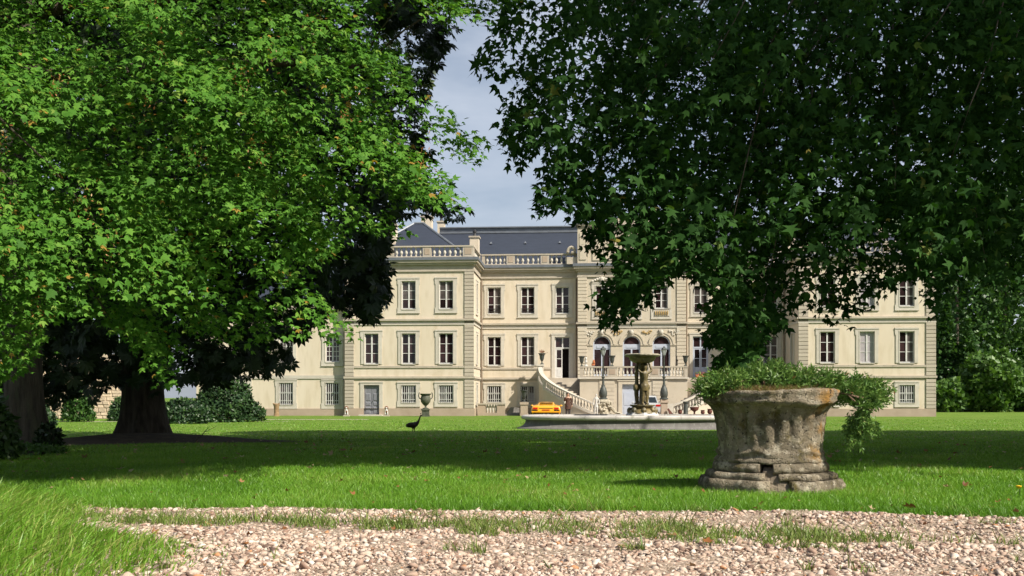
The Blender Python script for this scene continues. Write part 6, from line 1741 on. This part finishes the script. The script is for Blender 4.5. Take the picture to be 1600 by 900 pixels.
def pebbles():
    n = 90000
    y = rng.uniform(3.9, 8.4, n); x = rng.uniform(-1, 1, n) * (.5 * y + 1.5)
    ok = (y < edge_far(x) + .03 * rng.normal(size=n)) & (x > edge_bank(y) - .15 + .1 * rng.normal(size=n))
    wd = weed_density(x, y); ok &= ~((wd > .52) & (rng.random(n) < .6))
    worn = np.array([mnoise.noise(Vector((a * .9, b * 2.2, 9))) for a, b in zip(x, y)]); ok &= ~((worn < -.18) & (rng.random(n) < .55))
    x, y = x[ok], y[ok]; m = len(x)
    r = np.exp(rng.normal(math.log(.0080), .48, m)).clip(.004, .024)
    z = gz(x, y) + .012 + .12 * r + .010 * np.sin(x * 2.1 + y * 3)
    hexa = [(math.cos(k * math.pi / 3), math.sin(k * math.pi / 3), 0) for k in range(6)]
    BV = np.array([(0, 0, 1.0)] + hexa + [(0, 0, -1.0)]); BF = np.array([(0, 1 + k, 1 + (k + 1) % 6) for k in range(6)] + [(7, 1 + (k + 1) % 6, 1 + k) for k in range(6)])
    big = r > .0135
    t = np.clip(.52 + .27 * rng.normal(size=m), 0, .92); t[rng.random(m) < .014] = 1.0
    VV = []; FF = []; TT = []; off = 0
    for sel, TVp, TFp, am in ((big, IV, IF, .26), (~big, BV, BF, .30)):
        k = int(sel.sum()); nv = len(TVp)
        T = TVp[None] * (1 + am * rng.normal(size=(k, nv, 1)).clip(-1.4, 1.4))
        rr = r[sel]; SC = np.stack([rr * rng.uniform(.9, 1.6, k), rr * rng.uniform(.8, 1.2, k), rr * rng.uniform(.45, .85, k)], -1)
        a = rng.uniform(0, 2 * math.pi, k); tilt = rng.normal(size=(k, 2)) * .3
        c, s_ = np.cos(a), np.sin(a); zero = np.zeros(k); one = np.ones(k)
        RZ = np.stack([np.stack([c, -s_, zero], -1), np.stack([s_, c, zero], -1), np.stack([tilt[:, 0], tilt[:, 1], one], -1)], 1)
        V = np.einsum('nij,nkj->nki', RZ, T * SC[:, None, :]) + np.stack([x[sel], y[sel], z[sel]], -1)[:, None, :]
        VV.append(V.reshape(-1, 3)); FF.append((TFp[None] + (np.arange(k) * nv)[:, None, None]).reshape(-1, 3) + off); TT.append(np.repeat(t[sel], len(TFp))); off += k * nv
    o = link('gravel', np_mesh('gravel', np.concatenate(VV), np.concatenate(FF), PEBM, np.concatenate(TT), False))
    tag(o, 'loose pale pink and white pebbles covering the drive', 'gravel', kind='stuff')
pebbles()

# ------------------------------------------------------------------ fallen leaves, twigs and small things on the ground
DEAD = leafmat('dead_leaf', [(0, (.13, .05, .02)), (.5, (.24, .10, .035)), (1, (.40, .33, .20))], .15)
def gpt(px, py):
    best = None
    for d in np.linspace(3, 60, 2400):
        z = gz1(lx(px, d), d); yy = 620 - 1600 * (z - CAMZ) / d
        if yy <= py: return lx(px, d), d, z
    return lx(px, 60), 60, 0
for k, (px, py, s_, t, lab) in enumerate(((1105, 860, .10, .4, 'curled orange brown leaf lying on gravel below the stone planter'), (292, 846, .08, .1, 'dark brown curled leaf at the edge of the left grass bank'), (1428, 801, .14, .15, 'brown leaf where lawn meets gravel at the right'), (1060, 846, .10, .6, 'tan leaf on weeds in the middle of the drive'),
        (182, 741, .17, 1.0, 'pale dry leaf on the sunlit lawn at the left'), (205, 741, .10, 1.0, 'small pale dry leaf next to another on the left lawn'), (640, 737, .13, 1.0, 'pale dry leaf on lawn at the shade edge, centre'), (487, 739, .13, .9, 'pale curled leaf on lawn left of centre'), (922, 741, .14, .8, 'pale leaf on lawn left of the planter'), (540, 708, .22, .2, 'dark fallen leaf in the shaded lawn, centre left'))):
    x, y, z = gpt(px, py)
    V_ = MAPLE_V.copy(); V_[:, 2] = .35 * np.abs(V_[:, 0]) + .25 * (V_[:, 1] - .4) ** 2 * 1.6
    o = link('fallen_leaf', np_mesh('fallen_leaf', V_ * s_ * .7, MAPLE_F, DEAD, np.full(len(MAPLE_F), t)), None, (x, y, z + .045 if py < 800 else z + .035), random.uniform(0, 6)); o.rotation_euler = (random.uniform(-.5, .5), random.uniform(-.6, .6), random.uniform(0, 6))
    tag(o, lab, 'leaf', 'fallen leaves on the ground')
n = 900                      # small dry leaf bits everywhere under the trees
y = 5.0 + 37 * rng.random(n) ** 1.2; x = rng.uniform(-1, 1, n) * (.5 * y + 1); z = gz(x, y) + np.where(y > edge_far(x), .035, .028)
flat = rand_rot(n); nn = nrm(np.array([0, 0, 1.0]) + rng.normal(size=(n, 3)) * .35); tt = nrm(np.cross(nn, rng.normal(size=(n, 3)))); flat = np.stack([np.cross(tt, nn), tt, nn], -1)
tag(link('leaf_litter', scatter_mesh('leaf_litter', LEAF3_V * np.array([1, 1, -2.0]), LEAF3_F, np.stack([x, y, z], -1), flat, rng.uniform(.02, .065, n) * np.where(y > 14, 1.6, 1.0), rng.random(n) ** .8, DEAD)), 'small dry brown and pale leaf bits scattered over lawn and gravel', 'litter', kind='stuff')
x, y, z = gpt(1592, 779)
b = empty('dandelion', (x, y, z)); tag(b, 'yellow flower in the grass at the right frame edge', 'flower')
MB().tube([(0, 0, 0), (.01, 0, .09)], .003, 5).build('stem', GREENLEAF, b)
MB().lathe([(.004, .085), (.022, .10), (.024, .108), (.003, .112)], 14).build('flower_head', mat('yellow_petals', (.75, .42, .02), .7), b)
x, y, z = gpt(318, 692)
b = empty('fallen_twig', (x, y, z)); tag(b, 'thin bare twig sticking up from the lawn right of the chestnut', 'twig')
MB().tube([(-.25, 0, .0), (-.05, 0, .18), (.12, 0, .38)], [.015, .012, .006], 5).build('stem', BARK, b); MB().tube([(.02, 0, .26), (.3, 0, .40)], [.008, .005], 5).build('side_shoot', BARK, b)
